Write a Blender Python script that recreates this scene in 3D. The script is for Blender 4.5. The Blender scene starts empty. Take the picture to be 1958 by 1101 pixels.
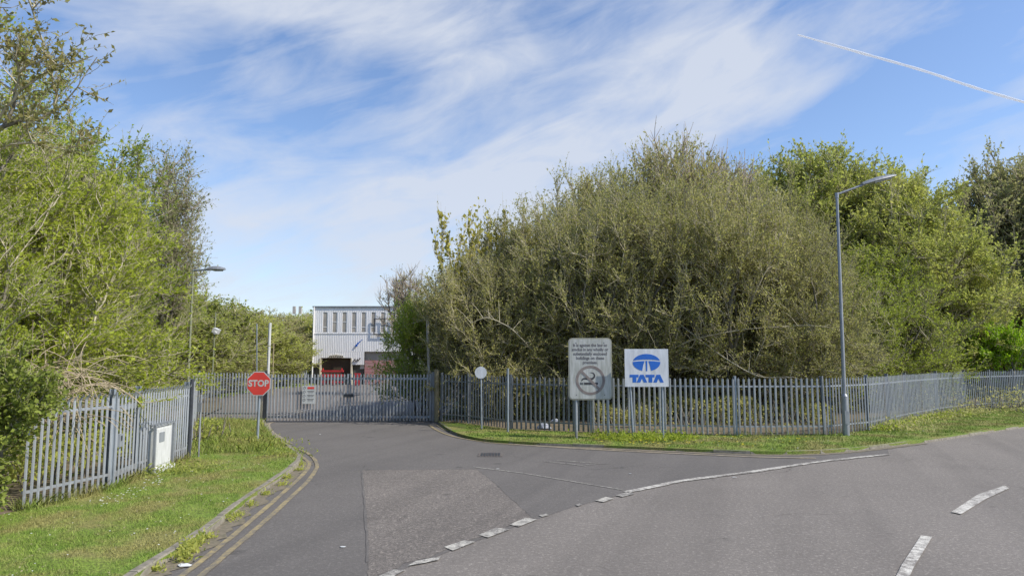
import bpy, math, random
import numpy as np
from mathutils import Vector, Matrix
R = math.radians
random.seed(7)
SC = bpy.context.scene
COL = SC.collection

# ------------------------------------------------------------------ camera
CAM_H = 2.5
FPX = 1320.0                 # focal length in photograph pixels
PITCH = math.atan(131.5 / FPX)
cd = bpy.data.cameras.new('camera')
cam = bpy.data.objects.new('camera', cd); COL.objects.link(cam)
cam.location = (0, 0, CAM_H); cam.rotation_euler = (R(90) + PITCH, 0, 0)
cd.sensor_width = 36; cd.lens = 36 * FPX / 1958
cd.clip_start = 0.1; cd.clip_end = 30000
SC.camera = cam
SC.render.resolution_x = 1024; SC.render.resolution_y = 575

# ------------------------------------------------------------------ light
SUN_EL, SUN_AZ = R(44), R(17)          # azimuth: from +X, turned towards the camera side (-Y)
sun_dir = Vector((math.cos(SUN_EL) * math.cos(SUN_AZ), -math.cos(SUN_EL) * math.sin(SUN_AZ), math.sin(SUN_EL)))
sl = bpy.data.lights.new('sun', 'SUN'); so = bpy.data.objects.new('sun', sl); COL.objects.link(so)
sl.energy = 4.1; sl.angle = R(0.55); sl.color = (1.0, 0.94, 0.84)
so.rotation_euler = sun_dir.to_track_quat('Z', 'Y').to_euler(); so.location = (30, -10, 40)
SC.view_settings.view_transform = 'Standard'; SC.view_settings.look = 'None'
SC.view_settings.exposure = 0.5; SC.view_settings.gamma = 1

world = bpy.data.worlds.new('World'); SC.world = world; world.use_nodes = True
wt = world.node_tree; wt.nodes.clear()
class NT:
    """tiny expression helper on a node tree"""
    def __init__(s, t): s.t = t
    def put(s, node, i, v):
        if v is None: return
        if isinstance(v, bpy.types.NodeSocket): s.t.links.new(v, node.inputs[i])
        else: node.inputs[i].default_value = v
    def m(s, op, a, b=None, c=None, clamp=False):
        n = s.t.nodes.new('ShaderNodeMath'); n.operation = op; n.use_clamp = clamp
        s.put(n, 0, a); s.put(n, 1, b); s.put(n, 2, c); return n.outputs[0]
    def noise(s, vec, scale, detail=4, rough=0.5, dist=0.0):
        n = s.t.nodes.new('ShaderNodeTexNoise')
        if vec is not None: s.t.links.new(vec, n.inputs['Vector'])
        s.put(n, 'Scale', scale); s.put(n, 'Detail', detail); s.put(n, 'Roughness', rough); s.put(n, 'Distortion', dist)
        return n.outputs['Fac']
    def ramp(s, fac, pts):
        n = s.t.nodes.new('ShaderNodeValToRGB'); cr = n.color_ramp
        while len(cr.elements) < len(pts): cr.elements.new(0.5)
        for e, (p, c) in zip(cr.elements, pts):
            e.position = p; e.color = (c, c, c, 1) if isinstance(c, (int, float)) else (*c, 1)
        s.t.links.new(fac, n.inputs[0]); return n.outputs[0]
    def mix(s, fac, a, b, mode='MIX'):
        n = s.t.nodes.new('ShaderNodeMix'); n.data_type = 'RGBA'; n.blend_type = mode
        s.put(n, 0, fac)
        for i, v in ((6, a), (7, b)):
            if isinstance(v, bpy.types.NodeSocket): s.t.links.new(v, n.inputs[i])
            else: n.inputs[i].default_value = (*v, 1)
        return n.outputs[2]
    def comb(s, x, y, z=0.0):
        n = s.t.nodes.new('ShaderNodeCombineXYZ'); s.put(n, 0, x); s.put(n, 1, y); s.put(n, 2, z); return n.outputs[0]
    def sep(s, v):
        n = s.t.nodes.new('ShaderNodeSeparateXYZ'); s.t.links.new(v, n.inputs[0]); return n.outputs

W = NT(wt)
sky = wt.nodes.new('ShaderNodeTexSky'); sky.sky_type = 'NISHITA'; sky.sun_disc = False
sky.sun_elevation = SUN_EL; sky.sun_rotation = R(90) + SUN_AZ
sky.altitude = 50; sky.air_density = 1.0; sky.dust_density = 0.6; sky.ozone_density = 4.0
tc = wt.nodes.new('ShaderNodeTexCoord'); dx, dy, dz = W.sep(tc.outputs['Generated'])
az = W.m('ARCTAN2', dx, dy); el = W.m('ARCSINE', dz)
def cloud_blob(px, py, la, lb, ang, w):
    ca, ce = math.atan((px - 979) / FPX), math.atan((682 - py) / FPX)
    a = R(ang); c, s_ = math.cos(a), math.sin(a)
    u = W.m('SUBTRACT', az, ca); v = W.m('SUBTRACT', el, ce)
    p = W.m('MULTIPLY', W.m('ADD', W.m('MULTIPLY', u, c), W.m('MULTIPLY', v, s_)), FPX / la)
    q = W.m('MULTIPLY', W.m('ADD', W.m('MULTIPLY', u, -s_), W.m('MULTIPLY', v, c)), FPX / lb)
    r2 = W.m('ADD', W.m('MULTIPLY', p, p), W.m('MULTIPLY', q, q))
    return W.m('MULTIPLY', W.m('EXPONENT', W.m('MULTIPLY', r2, -1.0)), w)
blobs = [(700, 400, 420, 90, 6, .75), (600, 520, 460, 90, 5, 1.25), (1120, 300, 560, 85, 20, 1.05), (1310, 130, 230, 95, 30, 1.0),
         (620, 30, 380, 60, -4, .9), (960, 110, 220, 55, 5, .75), (430, 295, 150, 38, 2, .7),
         (560, 180, 260, 45, -8, .45), (860, 240, 200, 50, 20, .5), (1480, 215, 260, 40, 14, .5), (300, 100, 140, 35, 25, .3),
         (900, -140, 900, 120, 4, .7), (-700, 250, 500, 200, 10, .8), (2900, 250, 600, 150, 15, .6)]
cov = None
for b in blobs:
    g = cloud_blob(*b); cov = g if cov is None else W.m('ADD', cov, g)
ra = R(17)
us = W.m('ADD', W.m('MULTIPLY', az, math.cos(ra)), W.m('MULTIPLY', el, math.sin(ra)))
vs = W.m('ADD', W.m('MULTIPLY', az, -math.sin(ra)), W.m('MULTIPLY', el, math.cos(ra)))
wisp = W.noise(W.comb(W.m('MULTIPLY', us, 5.0), W.m('MULTIPLY', vs, 17.0), 3.0), 1.0, 9, 0.58, 0.7)
puff = W.noise(W.comb(W.m('MULTIPLY', us, 6.0), W.m('MULTIPLY', vs, 11.0), 9.0), 1.0, 7, 0.55, 0.3)
nz = W.m('ADD', W.m('MULTIPLY', wisp, 1.15), W.m('MULTIPLY', puff, 0.85))
dens = W.m('MULTIPLY', W.m('SUBTRACT', W.m('ADD', nz, W.m('MULTIPLY', W.m('MINIMUM', cov, 1.1), 0.66)), 1.17), 1.5, clamp=True)
dens = W.m('MULTIPLY', W.m('MULTIPLY', dens, W.m('MULTIPLY', W.m('ADD', dz, 0.02), 12.0, clamp=True)), 0.9)
skyc = W.mix(1.0, sky.outputs[0], (1.0, 0.97, 1.0), 'MULTIPLY')
cc = wt.nodes.new('ShaderNodeRGB'); cc.outputs[0].default_value = (3.7, 3.95, 4.45, 1)
dens = W.m('MINIMUM', dens, 0.84)
mixs = W.mix(dens, skyc, cc.outputs[0])
bg = wt.nodes.new('ShaderNodeBackground'); bg.inputs[1].default_value = 0.135
wt.links.new(mixs, bg.inputs[0])
wo = wt.nodes.new('ShaderNodeOutputWorld'); wt.links.new(bg.outputs[0], wo.inputs[0])

# ------------------------------------------------------------------ ground geometry helpers
def ray(px, py):
    a, b = px - 979, 550.5 - py
    return Vector((a, FPX * math.cos(PITCH) - b * math.sin(PITCH), FPX * math.sin(PITCH) + b * math.cos(PITCH)))
def G(px, py, z=0.0):
    d = ray(px, py); t = (z - CAM_H) / d.z
    return Vector((d.x * t, d.y * t, z))
def D(px, py, Y):
    d = ray(px, py); t = Y / d.y
    return Vector((d.x * t, Y, CAM_H + d.z * t))
VZ = 0.09                    # height of the verges above the road

# ------------------------------------------------------------------ materials
def new_mat(name):
    m = bpy.data.materials.new(name); m.use_nodes = True
    t = m.node_tree; b = t.nodes['Principled BSDF']; return m, NT(t), b
def wpos(n):
    g = n.t.nodes.new('ShaderNodeNewGeometry'); return g.outputs['Position']
def opos(n):
    g = n.t.nodes.new('ShaderNodeTexCoord'); return g.outputs['Object']
def bump(n, b, h, strength, dist=0.01):
    bn = n.t.nodes.new('ShaderNodeBump'); bn.inputs['Strength'].default_value = strength; bn.inputs['Distance'].default_value = dist
    n.t.links.new(h, bn.inputs['Height']); n.t.links.new(bn.outputs[0], b.inputs['Normal'])
def paint(name, c, c2=None, scale=6, rough=0.5, metal=0.0, streak=False, bmp=0.0, lo=.35, hi=.7):
    m, n, b = new_mat(name)
    b.inputs['Roughness'].default_value = rough; b.inputs['Metallic'].default_value = metal
    if c2 is None: c2 = tuple(x * 0.72 for x in c)
    v = wpos(n)
    if streak:
        x, y, z = n.sep(v); v = n.comb(n.m('MULTIPLY', x, 6.0), n.m('MULTIPLY', y, 6.0), z)
    f = n.noise(v, scale, 6, .6)
    col = n.mix(n.ramp(f, [(lo, 0), (hi, 1)]), c, c2)
    n.t.links.new(col, b.inputs['Base Color'])
    if bmp: bump(n, b, f, bmp)
    return m
def galv(name, c, c2, rust=.0):
    m, n, b = new_mat(name); v = wpos(n); x, y, z = n.sep(v)
    gi = n.t.nodes.new('ShaderNodeNewGeometry'); rnd = gi.outputs['Random Per Island']
    f = n.noise(n.comb(n.m('MULTIPLY', x, 7.0), n.m('MULTIPLY', y, 7.0), n.m('MULTIPLY', z, 1.2)), 1.0, 6, .65)
    col = n.mix(n.ramp(f, [(.32, 0), (.7, 1)]), c, c2)
    col = n.mix(n.m('MULTIPLY', rnd, .5), col, tuple(q * .62 for q in c))
    dirt = n.noise(v, 9, 5, .7)
    low = n.m('SUBTRACT', 1.0, n.m('MULTIPLY', n.m('SUBTRACT', z, .1), 2.2), clamp=True)
    col = n.mix(n.m('MULTIPLY', low, n.ramp(dirt, [(.38, 0), (.6, .75)])), col, (.13, .10, .065))
    if rust: col = n.mix(n.m('MULTIPLY', n.ramp(rnd, [(.93, 0), (.95, 1)]), n.ramp(dirt, [(.35, .1), (.6, .8)])), col, (.25, .19, .125))
    n.t.links.new(col, b.inputs['Base Color']); b.inputs['Metallic'].default_value = .3; b.inputs['Roughness'].default_value = .5
    return m
def asphalt(name, base, dark, light, grain=1.0, stain=.5):
    m, n, b = new_mat(name); v = wpos(n)
    big = n.noise(v, .35, 5, .6); mid = n.noise(v, 3.0, 5, .65)
    fine = n.noise(v, 17, 5, .8); vf = n.noise(v, 42, 4, .8)
    xx, yy, zz = n.sep(v); track = n.noise(n.comb(n.m('ADD', n.m('MULTIPLY', xx, .9), n.m('MULTIPLY', yy, -.35)), n.m('MULTIPLY', yy, .07)), 1.0, 3, .5, .6)
    c = n.mix(n.ramp(big, [(.35, 0), (.68, 1)]), base, tuple(x * (1 - .3 * stain) for x in base))
    c = n.mix(n.m('MULTIPLY', n.ramp(mid, [(.42, 0), (.7, 1)]), .35 * stain), c, dark)
    c = n.mix(n.m('MULTIPLY', n.ramp(fine, [(.52, 0), (.66, 1)]), .8 * grain), c, light)
    c = n.mix(n.m('MULTIPLY', n.ramp(vf, [(.5, 0), (.62, 1)]), .65 * grain), c, dark)
    c = n.mix(n.m('MULTIPLY', n.ramp(track, [(.46, 0), (.62, 1)]), .32 * stain + .1), c, dark)
    sp = n.noise(v, 1.9, 2, .4)
    c = n.mix(n.m('MULTIPLY', n.ramp(sp, [(.70, 0), (.76, 1)]), .45), c, tuple(x * .5 for x in dark))
    # cracks
    vo = n.t.nodes.new('ShaderNodeTexVoronoi'); vo.feature = 'DISTANCE_TO_EDGE'; vo.inputs['Scale'].default_value = .32
    w = n.t.nodes.new('ShaderNodeVectorMath'); w.operation = 'ADD'
    nn = n.t.nodes.new('ShaderNodeTexNoise'); nn.inputs['Scale'].default_value = 1.2; nn.inputs['Detail'].default_value = 6
    n.t.links.new(v, nn.inputs['Vector']); n.t.links.new(v, w.inputs[0]); n.t.links.new(nn.outputs['Color'], w.inputs[1])
    n.t.links.new(w.outputs[0], vo.inputs['Vector'])
    cr = n.ramp(vo.outputs['Distance'], [(0, 1), (.006, 0)])
    c = n.mix(n.m('MULTIPLY', n.m('MULTIPLY', cr, n.ramp(big, [(.5, 0), (.62, 1)])), .6), c, tuple(x * .4 for x in dark))
    n.t.links.new(c, b.inputs['Base Color']); b.inputs['Roughness'].default_value = .88
    bump(n, b, fine, .5 * grain, .012); return m
M = {}
M['road'] = asphalt('road_asphalt', (.185, .166, .147), (.085, .076, .068), (.34, .31, .275), 1.1)
M['junction'] = asphalt('junction_asphalt', (.128, .117, .107), (.066, .061, .057), (.22, .205, .185), .9)
M['patch'] = asphalt('patch_asphalt', (.17, .15, .132), (.05, .045, .04), (.34, .30, .26), 1.4)
M['yard'] = asphalt('yard_asphalt', (.165, .145, .128), (.1, .09, .08), (.22, .2, .18), .5, .3)

def marking(name, c, under, wear_lo, wear_hi):
    m, n, b = new_mat(name); v = wpos(n)
    f = n.noise(v, 9, 8, .75); g = n.noise(v, 60, 3, .7); h = n.noise(v, 1.3, 3, .5)
    s = n.m('ADD', n.m('ADD', n.m('MULTIPLY', f, .5), n.m('MULTIPLY', g, .3)), n.m('MULTIPLY', h, .2))
    c2 = n.mix(n.ramp(s, [(wear_lo, 1), (wear_hi, 0)]), c, under)
    n.t.links.new(c2, b.inputs['Base Color']); b.inputs['Roughness'].default_value = .75; return m
M['white_line'] = marking('white_road_paint', (.62, .6, .54), (.17, .155, .14), .45, .575)
M['white_worn'] = marking('worn_white_road_paint', (.5, .48, .42), (.14, .13, .12), .45, .57)
M['yellow_line'] = marking('yellow_road_paint', (.36, .285, .13), (.14, .125, .10), .44, .60)
M['tan_line'] = marking('faded_yellow_road_paint', (.36, .30, .20), (.17, .15, .13), .44, .58)

def grassmat(name, blade=False):
    m, n, b = new_mat(name); v = wpos(n)
    big = n.noise(v, .9, 5, .6); mid = n.noise(v, 2.6, 5, .65); fine = n.noise(v, 40, 3, .7)
    g1, g2, br = (.16, .26, .035), (.25, .33, .06), (.33, .28, .11)
    c = n.mix(n.ramp(mid, [(.35, 0), (.65, 1)]), g1, g2)
    c = n.mix(n.m('MULTIPLY', n.ramp(big, [(.44, 0), (.60, 1)]), .8), c, br)
    if blade:
        gi = n.t.nodes.new('ShaderNodeNewGeometry')
        c = n.mix(n.ramp(gi.outputs['Random Per Island'], [(0, 0.0), (.8, .1), (.95, .9), (1, 1)]), c, (.34, .31, .14))
        c = n.mix(n.m('MULTIPLY', gi.outputs['Random Per Island'], .3), c, (.08, .13, .02))
    else:
        c = n.mix(n.ramp(fine, [(.38, .85), (.62, 0)]), c, (.055, .065, .02))
    n.t.links.new(c, b.inputs['Base Color']); b.inputs['Roughness'].default_value = .8
    b.inputs['Specular IOR Level'].default_value = .2
    if not blade: bump(n, b, fine, .6, .03)
    return m
M['turf'] = grassmat('mown_turf'); M['blade'] = grassmat('grass_blade', True)
M['soil'] = paint('soil_and_litter', (.17, .13, .085), (.07, .065, .035), 5, .95, bmp=.5)
M['gutter'] = paint('gutter_dirt', (.2, .165, .12), (.1, .095, .06), 14, .95, bmp=.5)
M['kerb'] = paint('kerb_concrete', (.26, .235, .19), (.12, .11, .08), 9, .9, bmp=.4)
M['galv'] = galv('galvanised_steel', (.38, .405, .43), (.25, .27, .295), 1)
M['galv_dark'] = galv('dark_galvanised_steel', (.25, .27, .295), (.13, .145, .16), 1)  # darker copy of galv; shade tone on the curved fence, plain tone elsewhere
M['galv_post'] = paint('galvanised_post_steel', (.32, .36, .40), (.19, .22, .255), 4, .5, .35, streak=True)
M['lampsteel'] = paint('lamp_column_steel', (.33, .345, .36), (.21, .22, .235), 3, .42, .4, streak=True)
M['darksteel'] = paint('dark_steel', (.06, .065, .075), (.03, .033, .04), 5, .5, .2)
M['white'] = paint('white_enamel', (.62, .63, .62), (.46, .47, .45), 3, .4, streak=True)
M['dirtywhite'] = paint('weathered_white_sign', (.50, .51, .49), (.27, .28, .24), 2.2, .5, lo=.3, hi=.75, streak=True)
M['signwhite'] = paint('white_sign_face', (.62, .65, .69), (.46, .48, .50), 1.6, .4, streak=True)
M['red'] = paint('red_sign_face', (.78, .075, .06), (.68, .06, .05), 3, .4)
M['pinkred'] = paint('red_brick_shutter', (.50, .20, .20), (.42, .33, .29), 3, .7)
M['blue'] = paint('blue_vinyl', (.015, .13, .52), (.012, .10, .42), 3, .4)
M['ink'] = paint('grey_ink', (.10, .095, .10), (.16, .15, .15), 8, .6)
M['black'] = paint('black_ink', (.03, .03, .035), (.05, .05, .05), 8, .6)
M['timber'] = paint('weathered_timber', (.34, .29, .17), (.15, .13, .08), 4, .9, streak=True, bmp=.4)
M['cream'] = paint('cream_painted_pole', (.7, .64, .5), (.45, .4, .3), 4, .7, streak=True)
M['cable'] = paint('pale_weathered_pole', (.5, .47, .42), (.3, .28, .25), 6, .8, streak=True)
M['mossy'] = paint('mossy_grey_column', (.24, .25, .17), (.15, .17, .10), 4, .8, streak=True)
M['iron'] = paint('cast_iron', (.09, .08, .075), (.15, .13, .11), 20, .8, bmp=.4)
M['brickdark'] = paint('dark_block_wall', (.12, .115, .10), (.07, .068, .06), 2, .9)
M['interior'] = paint('dark_doorway', (.045, .035, .02), (.075, .055, .03), .6, .9)
M['glass_dim'] = paint('dusty_window_glass', (.44, .39, .32), (.27, .25, .22), .9, .4)
M['flower_y'] = paint('yellow_petals', (.75, .62, .03), (.65, .5, .03), 5, .7)
M['flower_w'] = paint('white_petals', (.8, .8, .78), None, 5, .7)
M['redplastic'] = paint('red_plastic', (.50, .035, .045), (.36, .03, .035), 3, .5)
M['bin'] = paint('dark_polythene', (.12, .14, .2), (.5, .53, .58), 9, .4)
def cladding():
    m, n, b = new_mat('ribbed_white_cladding'); v = wpos(n)
    x, y, z = n.sep(v)
    f = n.noise(n.comb(n.m('MULTIPLY', x, 4.0), n.m('MULTIPLY', y, 4.0), n.m('MULTIPLY', z, .35)), 1.0, 6, .6)
    c = n.mix(n.ramp(f, [(.35, 0), (.72, 1)]), (.84, .82, .80), (.70, .695, .69))
    n.t.links.new(c, b.inputs['Base Color']); b.inputs['Roughness'].default_value = .5; return m
M['clad'] = cladding()
def leafmat(name, cols, trans=.3, rough=.6):
    m, n, b = new_mat(name)
    gi = n.t.nodes.new('ShaderNodeNewGeometry'); oi = n.t.nodes.new('ShaderNodeObjectInfo')
    k = len(cols)
    c = n.ramp(gi.outputs['Random Per Island'], [(i / (k - 1), cols[i]) for i in range(k)])
    big = n.noise(wpos(n), .8, 3, .5)
    c = n.mix(n.m('MULTIPLY', n.ramp(big, [(.35, 0), (.7, 1)]), .35), c, cols[-1])
    v = n.m('ADD', n.m('MULTIPLY', oi.outputs['Random'], .3), .85)
    hs = n.t.nodes.new('ShaderNodeHueSaturation'); n.t.links.new(c, hs.inputs['Color']); n.t.links.new(v, hs.inputs['Value'])
    n.t.links.new(n.m('ADD', n.m('MULTIPLY', oi.outputs['Random'], -.015), .498), hs.inputs['Hue'])
    c = hs.outputs[0]
    n.t.links.new(c, b.inputs['Base Color']); b.inputs['Roughness'].default_value = rough
    b.inputs['Specular IOR Level'].default_value = .25
    tr = n.t.nodes.new('ShaderNodeBsdfTranslucent'); n.t.links.new(c, tr.inputs[0])
    mx = n.t.nodes.new('ShaderNodeMixShader'); mx.inputs[0].default_value = trans
    n.t.links.new(b.outputs[0], mx.inputs[1]); n.t.links.new(tr.outputs[0], mx.inputs[2])
    n.t.links.new(mx.outputs[0], n.t.nodes['Material Output'].inputs[0]); return m
M['lf_green'] = leafmat('spring_green_leaf', [(.24, .34, .03), (.35, .46, .045), (.28, .38, .04), (.42, .48, .09)], .55)
M['lf_olive'] = leafmat('olive_willow_leaf', [(.30, .33, .08), (.40, .42, .12), (.33, .35, .10), (.45, .43, .17)], .55)
M['lf_mid'] = leafmat('mid_green_leaf', [(.30, .37, .065), (.42, .48, .10), (.34, .41, .08), (.48, .50, .15)], .55)
M['lf_birch'] = leafmat('grey_green_leaf', [(.30, .34, .12), (.40, .43, .17), (.34, .36, .15)], .5)
M['lf_yellow'] = leafmat('yellow_green_leaf', [(.42, .44, .07), (.52, .48, .10), (.38, .38, .08)], .5)
M['lf_lime'] = leafmat('lime_leaf', [(.20, .40, .012), (.28, .48, .02), (.17, .34, .02)], .45)
M['lf_brown'] = leafmat('brown_green_leaf', [(.36, .37, .14), (.46, .44, .20), (.36, .40, .14)], .55)
M['lf_ivy'] = leafmat('ivy_leaf', [(.13, .18, .03), (.22, .29, .05), (.17, .22, .04), (.27, .33, .07)], .3, .4)
M['bark'] = paint('grey_brown_bark', (.20, .18, .14), (.09, .08, .06), 12, .95, bmp=.4)
M['twig'] = paint('olive_grey_twig', (.47, .42, .30), (.33, .30, .20), 3, .9)
M['twig_pale'] = paint('pale_twig', (.42, .35, .27), (.30, .25, .19), 3, .9)
M['straw'] = paint('dead_bramble_stem', (.46, .38, .26), (.32, .26, .17), 6, .9)

# ------------------------------------------------------------------ object helpers
def tag(o, label=None, cat=None, group=None, kind=None):
    if label: o['label'] = label
    if cat: o['category'] = cat
    if group: o['group'] = group
    if kind: o['kind'] = kind
    return o
def empty(name, loc=(0, 0, 0), rz=0.0, label=None, cat=None, group=None):
    o = bpy.data.objects.new(name, None); COL.objects.link(o); o.location = loc; o.rotation_euler = (0, 0, rz)
    o.empty_display_size = .2
    return tag(o, label, cat, group)
class MB:
    def __init__(s): s.v = []; s.f = []; s.mi = []; s.mats = []
    def slot(s, m):
        if m not in s.mats: s.mats.append(m)
        return s.mats.index(m)
    def add(s, vs, fs, m=None):
        k = len(s.v); s.v += [tuple(v) for v in vs]; s.f += [tuple(i + k for i in f) for f in fs]
        s.mi += [s.slot(m)] * len(fs); return s
    def box(s, c, d, m=None, rz=0.0, mat=None):
        x, y, z = (q / 2 for q in d); c = Vector(c)
        r = mat if mat is not None else Matrix.Rotation(rz, 3, 'Z')
        vs = [c + r @ Vector(p) for p in ((-x, -y, -z), (x, -y, -z), (x, y, -z), (-x, y, -z), (-x, -y, z), (x, -y, z), (x, y, z), (-x, y, z))]
        return s.add(vs, [(0, 3, 2, 1), (4, 5, 6, 7), (0, 1, 5, 4), (1, 2, 6, 5), (2, 3, 7, 6), (3, 0, 4, 7)], m)
    def tube(s, pts, rad, k=10, m=None, cap=True):
        pts = [Vector(p) for p in pts]; n = len(pts)
        if not isinstance(rad, (list, tuple)): rad = [rad] * n
        vs = []; up = None
        for i, p in enumerate(pts):
            d = (pts[min(i + 1, n - 1)] - pts[max(i - 1, 0)]).normalized()
            if up is None: up = Vector((1, 0, 0)) if abs(d.x) < .8 else Vector((0, 1, 0))
            a = d.cross(up).normalized(); b = a.cross(d).normalized(); up = b
            for j in range(k):
                t = 2 * math.pi * j / k; vs.append(p + (a * math.cos(t) + b * math.sin(t)) * rad[i])
        fs = [(i * k + j, i * k + (j + 1) % k, (i + 1) * k + (j + 1) % k, (i + 1) * k + j) for i in range(n - 1) for j in range(k)]
        if cap: fs += [tuple(range(k))[::-1], tuple((n - 1) * k + j for j in range(k))]
        return s.add(vs, fs, m)
    def prism(s, poly, y0, y1, m=None, frame=None):
        """poly of (x,z), extruded along y; frame maps local to world"""
        n = len(poly); f = frame or (lambda p: p)
        vs = [f(Vector((x, y0, z))) for x, z in poly] + [f(Vector((x, y1, z))) for x, z in poly]
        fs = [tuple(range(n)), tuple(range(2 * n - 1, n - 1, -1))] + [(i, i + n, (i + 1) % n + n, (i + 1) % n) for i in range(n)]
        return s.add(vs, fs, m)
    def sheet(s, pts, z, m=None):
        return s.add([(p[0], p[1], z) for p in pts], [tuple(range(len(pts)))], m)
    def build(s, name, m=None, parent=None, smooth=False):
        me = bpy.data.meshes.new(name); me.from_pydata(s.v, [], s.f)
        mats = [m if q is None else q for q in s.mats] or [m]
        for q in mats: me.materials.append(q)
        me.polygons.foreach_set('material_index', s.mi)
        if smooth: me.polygons.foreach_set('use_smooth', [True] * len(s.f))
        import bmesh
        bm = bmesh.new(); bm.from_mesh(me); bmesh.ops.recalc_face_normals(bm, faces=bm.faces); bm.to_mesh(me); bm.free()
        if smooth: me.set_sharp_from_angle(angle=R(40))
        o = bpy.data.objects.new(name, me); COL.objects.link(o); o.parent = parent; return o
def catmull(pts, seg=6):
    P_ = [Vector(p) for p in pts]; out = []
    for i in range(len(P_) - 1):
        a, b, c, d = P_[max(i - 1, 0)], P_[i], P_[i + 1], P_[min(i + 2, len(P_) - 1)]
        for k in range(seg):
            t = k / seg
            out.append(.5 * ((2 * b) + (c - a) * t + (2 * a - 5 * b + 4 * c - d) * t * t + (3 * b - a - 3 * c + d) * t ** 3))
    out.append(P_[-1]); return out
def ribbon(name, pts, width, z, mat, th=0.003, jit=0.0):
    rr = random.Random(3); mb = MB(); n = len(pts); vs = []
    for i, p in enumerate(pts):
        d = (pts[min(i + 1, n - 1)] - pts[max(i - 1, 0)]); d.z = 0; d.normalize(); nrm = Vector((-d.y, d.x, 0))
        w = width / 2
        a, b = p + nrm * (w + rr.uniform(-jit, jit)), p - nrm * (w + rr.uniform(-jit, jit))
        vs += [(a.x, a.y, z), (b.x, b.y, z)]
    mb.add(vs, [(2 * i, 2 * i + 1, 2 * i + 3, 2 * i + 2) for i in range(n - 1)])
    return mb.build(name, mat)
def text_mesh(txt, size, mat, extrude=.002, offset=0.0, align='CENTER', spacing=1.0, line=1.0):
    cu = bpy.data.curves.new('t', 'FONT'); cu.body = txt; cu.size = size; cu.extrude = extrude; cu.offset = offset
    cu.align_x = align; cu.space_character = spacing; cu.space_line = line; cu.resolution_u = 3
    o = bpy.data.objects.new('t', cu); COL.objects.link(o)
    dg = bpy.context.evaluated_depsgraph_get(); dg.update()
    me = bpy.data.meshes.new_from_object(o.evaluated_get(dg)); bpy.data.objects.remove(o)
    me.materials.clear(); me.materials.append(mat); return me
def text_part(name, txt, size, mat, parent, loc, **kw):
    me = text_mesh(txt, size, mat, **kw); o = bpy.data.objects.new(name, me); COL.objects.link(o)
    o.parent = parent; o.location = loc; o.rotation_euler = (R(90), 0, 0); return o

def tri(o):
    import bmesh
    bm = bmesh.new(); bm.from_mesh(o.data); bmesh.ops.triangulate(bm, faces=[f for f in bm.faces if len(f.verts) > 4]); bm.to_mesh(o.data); bm.free()
# ------------------------------------------------------------------ ground, roads, verges
mb = MB(); mb.sheet([(-3000, -500), (3000, -500), (3000, 6000), (-3000, 6000)], -.03)
tag(mb.build('ground', M['soil']), kind='structure')
mb = MB(); mb.sheet([(-90, -30), (110, -30), (110, 100), (-90, 100)], 0.0)
tag(mb.build('road', M['road']), kind='structure')

dash_line = [G(*p) for p in ((560, 1190), (745, 1098), (880, 1046), (1000, 1001), (1100, 968), (1195, 944), (1300, 921), (1430, 903), (1560, 884), (1700, 868))]
jp = [Vector((-12, dash_line[0].y)), *[p.to_2d() for p in dash_line], G(1690, 830).to_2d(), G(1300, 800).to_2d(), G(830, 803).to_2d(), G(500, 803).to_2d(), Vector((-12, 25))]
mb = MB(); mb.sheet(jp, .004); tag(mb.build('junction_road', M['junction']), kind='structure')
rp = random.Random(8); pp = []
_pc = [G(*p) for p in ((692, 899), (800, 898), (912, 897), (940, 918), (975, 950), (1020, 991), (940, 1018), (880, 1040), (800, 1070), (745, 1090), (705, 1104), (703, 1075), (700, 1000), (695, 940), (692, 899))]
for a_, b_ in zip(_pc[:-1], _pc[1:]):
    n_ = max(2, int((b_ - a_).length / .12))
    pp += [a_.lerp(b_, k / n_) + Vector((rp.gauss(0, .018), rp.gauss(0, .03), 0)) for k in range(n_)]
mb = MB(); mb.sheet(pp, .008)
o = mb.build('patched_road', M['patch']); tri(o); tag(o, kind='structure')
# dark crack sealing along the patch's edge
for k, pts in enumerate((((692, 899), (800, 898), (912, 897)), ((912, 897), (940, 918), (975, 950), (1020, 991)), ((692, 899), (695, 940), (700, 1000), (703, 1075)))):
    o = ribbon('road_seam', catmull([G(*p) for p in pts], 8), .035, .0105, M['junction'], jit=.012); tag(o, kind='structure')
gateY = G(660, 807).y
mb = MB(); mb.sheet([(-30, gateY + .1), (16, gateY + .1), (16, 98), (-30, 98)], .0065); tag(mb.build('yard', M['yard']), kind='structure')

left_kerb_px = [(180, 1170), (275, 1103), (340, 1062), (400, 1020), (470, 964), (530, 922), (563, 897), (578, 882), (572, 869), (545, 851), (521, 832), (510, 815), (506, 806)]
left_kerb = catmull([G(*p) for p in left_kerb_px], 6)
right_kerb_px = [(838, 811), (858, 825), (885, 836), (930, 845), (1000, 850), (1090, 854), (1200, 859), (1340, 865), (1480, 869), (1590, 866), (1680, 857), (1760, 847), (1850, 834), (1958, 817), (2100, 799), (2400, 775)]
right_kerb = catmull([G(*p) for p in right_kerb_px], 6)
def slab(name, pts, mat):
    mb = MB(); n = len(pts); 
    mb.add([(p[0], p[1], VZ) for p in pts], [tuple(range(n))]); mb.add([(p[0], p[1], VZ) for p in pts] + [(p[0], p[1], -.02) for p in pts], [(i, (i + 1) % n, (i + 1) % n + n, i + n) for i in range(n)])
    o = mb.build(name, mat); tri(o); return tag(o, kind='structure')
yk = [G(*p) for p in ((376, 800), (380, 778), (440, 755), (520, 743), (600, 737.5))]
slab('left_verge', [*left_kerb, *yk, Vector((-25, 98, 0)), Vector((-90, 98, 0)), Vector((-90, 2, 0)), Vector((left_kerb[0].x - 1, 2, 0))], M['turf'])
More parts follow.
